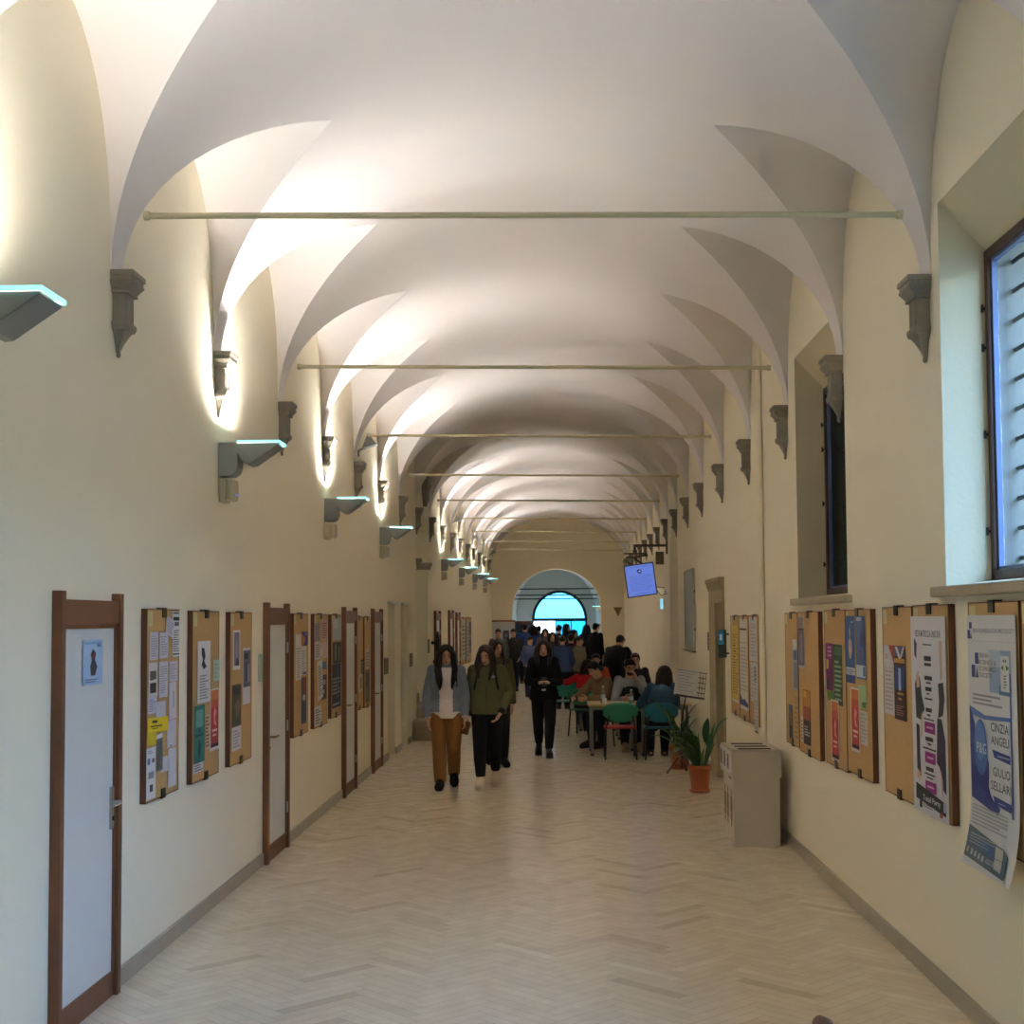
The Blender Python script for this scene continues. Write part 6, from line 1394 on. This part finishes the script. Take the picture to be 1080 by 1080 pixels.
# --- standing crowd towards the end arch
pk = dict(elb=((-.14, .03, .64), (.14, .03, .64)), wri=((-.1, -.05, .53), (.1, -.05, .53)), hand=((.3, -.3, -.9), (-.3, -.3, -.9)))
CR = [
 (525.5, 34.0, 1.72, .1, (96, 98, 98), (34, 34, 40), 'short', (24, 21, 20), 'man in a grey jacket in front of the white door leaf at the corridor end', 0),
 (541.5, 36.5, 1.70, .0, (44, 42, 44), (30, 34, 52), 'short', (20, 18, 18), 'man in a dark jacket and blue jeans standing clear, left of the crowd', 1),
 (553.5, 40.5, 1.82, PI, (34, 58, 104), (28, 30, 40), 'short', (22, 20, 22), 'tall person in a navy blue hooded top near the dark glass screen', 0),
 (563, 39.5, 1.78, PI+.3, (40, 70, 120), (30, 32, 44), 'mid', (30, 26, 26), 'person in a blue jacket below the bright white doorway', 0),
 (559, 33.5, 1.52, .5, (92, 104, 140), (40, 50, 80), 'short', (40, 30, 28), 'shorter person in a pale blue jacket left of the woman in black', 0),
 (575, 38.0, 1.70, 0, (110, 100, 112), (40, 40, 48), 'mid', (60, 44, 40), 'person in a mauve grey coat below the fanlight, facing the camera', 1),
 (582.5, 31.0, 1.66, .1, (66, 58, 58), (30, 28, 32), 'long', (44, 30, 26), 'long haired woman facing the camera over the shoulder of the woman in black', 0),
 (589.5, 37.0, 1.80, PI-.4, (30, 32, 44), (26, 28, 34), 'short', (22, 20, 22), 'dark figure against the blue glass, left one of the first two', 0),
 (597.5, 39.0, 1.82, 1.2, (22, 24, 32), (24, 24, 30), 'mid', (20, 18, 20), 'dark figure in profile against the middle of the blue glass', 0),
 (593, 29.0, 1.60, PI, (64, 80, 118), (26, 26, 30), 'bun', (60, 50, 46), 'person in a faded blue hooded top seen from behind, above the empty chair', 0),
 (605.5, 35.0, 1.68, .9, (116, 28, 74), (34, 30, 36), 'mid', (34, 26, 26), 'person in a magenta jacket in the crowd', 0),
 (618.5, 38.0, 1.80, PI+.6, (22, 22, 26), (24, 24, 28), 'mid', (20, 18, 18), 'dark figure at the right edge of the blue glass', 0),
 (628.5, 37.0, 1.84, PI-.8, (18, 18, 22), (22, 22, 26), 'short', (18, 16, 16), 'dark figure beside the pale blue poster in the hall', 0),
 (611, 29.5, 1.58, 1.0, (130, 120, 104), (48, 46, 46), 'short', (70, 60, 54), 'person in a beige jacket behind the orange red jacket', 0),
 (602, 30.5, 1.62, PI, (46, 44, 44), (26, 26, 28), 'short', (34, 28, 26), 'person in a dark coat seen from behind, right of the faded blue hooded top', 0),
 (568.5, 42.0, 1.76, PI, (70, 66, 84), (30, 32, 40), 'short', (28, 24, 26), 'person in a purple grey top far back under the bright doorway', 0),
]
protos = {}
for i, (px, y, h, rz, ct, cl, hs, hc, lab, wk) in enumerate(CR):
    x = at_y(px, 665, y).x; key = (hs, wk)
    P = dict(pk); P.update(walk(1) if wk else {})
    if key not in protos:
        r = person(lab, (x, y, 0), rz, h, P, fem=hs != 'short', top=fabric(*ct), trousers=fabric(*cl), shoes=SH, hair=hairmat(*hc), hair_style=hs, jacket=dict(mat=fabric(*ct), zext=.03, loose=1.2), voxel=.018, group='standing crowd at the end of the corridor')
        protos[key] = (r, h)
    else:
        src, h0 = protos[key]; r = copy_tree(src); r.location = (x, y, 0); r.rotation_euler = (0, 0, rz); r.scale = (h/h0,)*3; r['label'] = lab
        for c in kids(r):
            b = c.name.split('.')[0]; m = {'jacket': fabric(*ct), 'top': fabric(*ct), 'trousers': fabric(*cl), 'hair': hairmat(*hc)}.get(b)
            if m:
                c.material_slots[0].link = 'OBJECT'; c.material_slots[0].material = m
# ------------------------------------------------------------------ daylight
w = bpy.data.worlds.new('sky'); SC.world = w; w.use_nodes = True; nt = w.node_tree; nt.nodes.clear()
out_ = nt.nodes.new('ShaderNodeOutputWorld'); bg = nt.nodes.new('ShaderNodeBackground'); bg.inputs['Strength'].default_value = SKY
tc = nt.nodes.new('ShaderNodeTexCoord'); sx = nt.nodes.new('ShaderNodeSeparateXYZ'); cr = nt.nodes.new('ShaderNodeValToRGB')
e = cr.color_ramp.elements
e[0].position = .45; e[0].color = (.10, .10, .09, 1); e[1].position = .52; e[1].color = (.66, .8, 1, 1)
q = e.new(.7); q.color = (.26, .48, 1, 1)
mr = nt.nodes.new('ShaderNodeMapRange'); mr.inputs[1].default_value = -1; mr.inputs[2].default_value = 1
nt.links.new(tc.outputs['Generated'], sx.inputs[0]); nt.links.new(sx.outputs[2], mr.inputs[0]); nt.links.new(mr.outputs[0], cr.inputs[0])
nt.links.new(cr.outputs[0], bg.inputs[0]); nt.links.new(bg.outputs[0], out_.inputs[0])
for c in (WC[0], WC[2]):
    y0, y1, z0, z1 = win_rect(c)
    l = bpy.data.lights.new('window_daylight', 'AREA'); l.shape = 'RECTANGLE'; l.size = y1-y0+.5; l.size_y = z1-z0+.2
    l.cycles.is_portal = True
    o = bpy.data.objects.new('window_daylight', l); COL.objects.link(o); o.location = (XR+.98, c, (z0+z1)/2+.05); o.rotation_euler = (0, PI/2, 0)
    o.rotation_euler = (PI/2, 0, PI/2)
vs_ = SC.view_settings; vs_.view_transform = 'Standard'; vs_.look = 'None'; vs_.exposure = EXPO; vs_.gamma = 1; vs_.use_curve_mapping = False
SC.display_settings.display_device = 'sRGB'
cyc = SC.cycles; cyc.use_denoising = True; cyc.max_bounces = 10; cyc.diffuse_bounces = 6; cyc.glossy_bounces = 4; cyc.transparent_max_bounces = 12
cyc.sample_clamp_indirect = 6; cyc.caustics_reflective = False; cyc.caustics_refractive = False
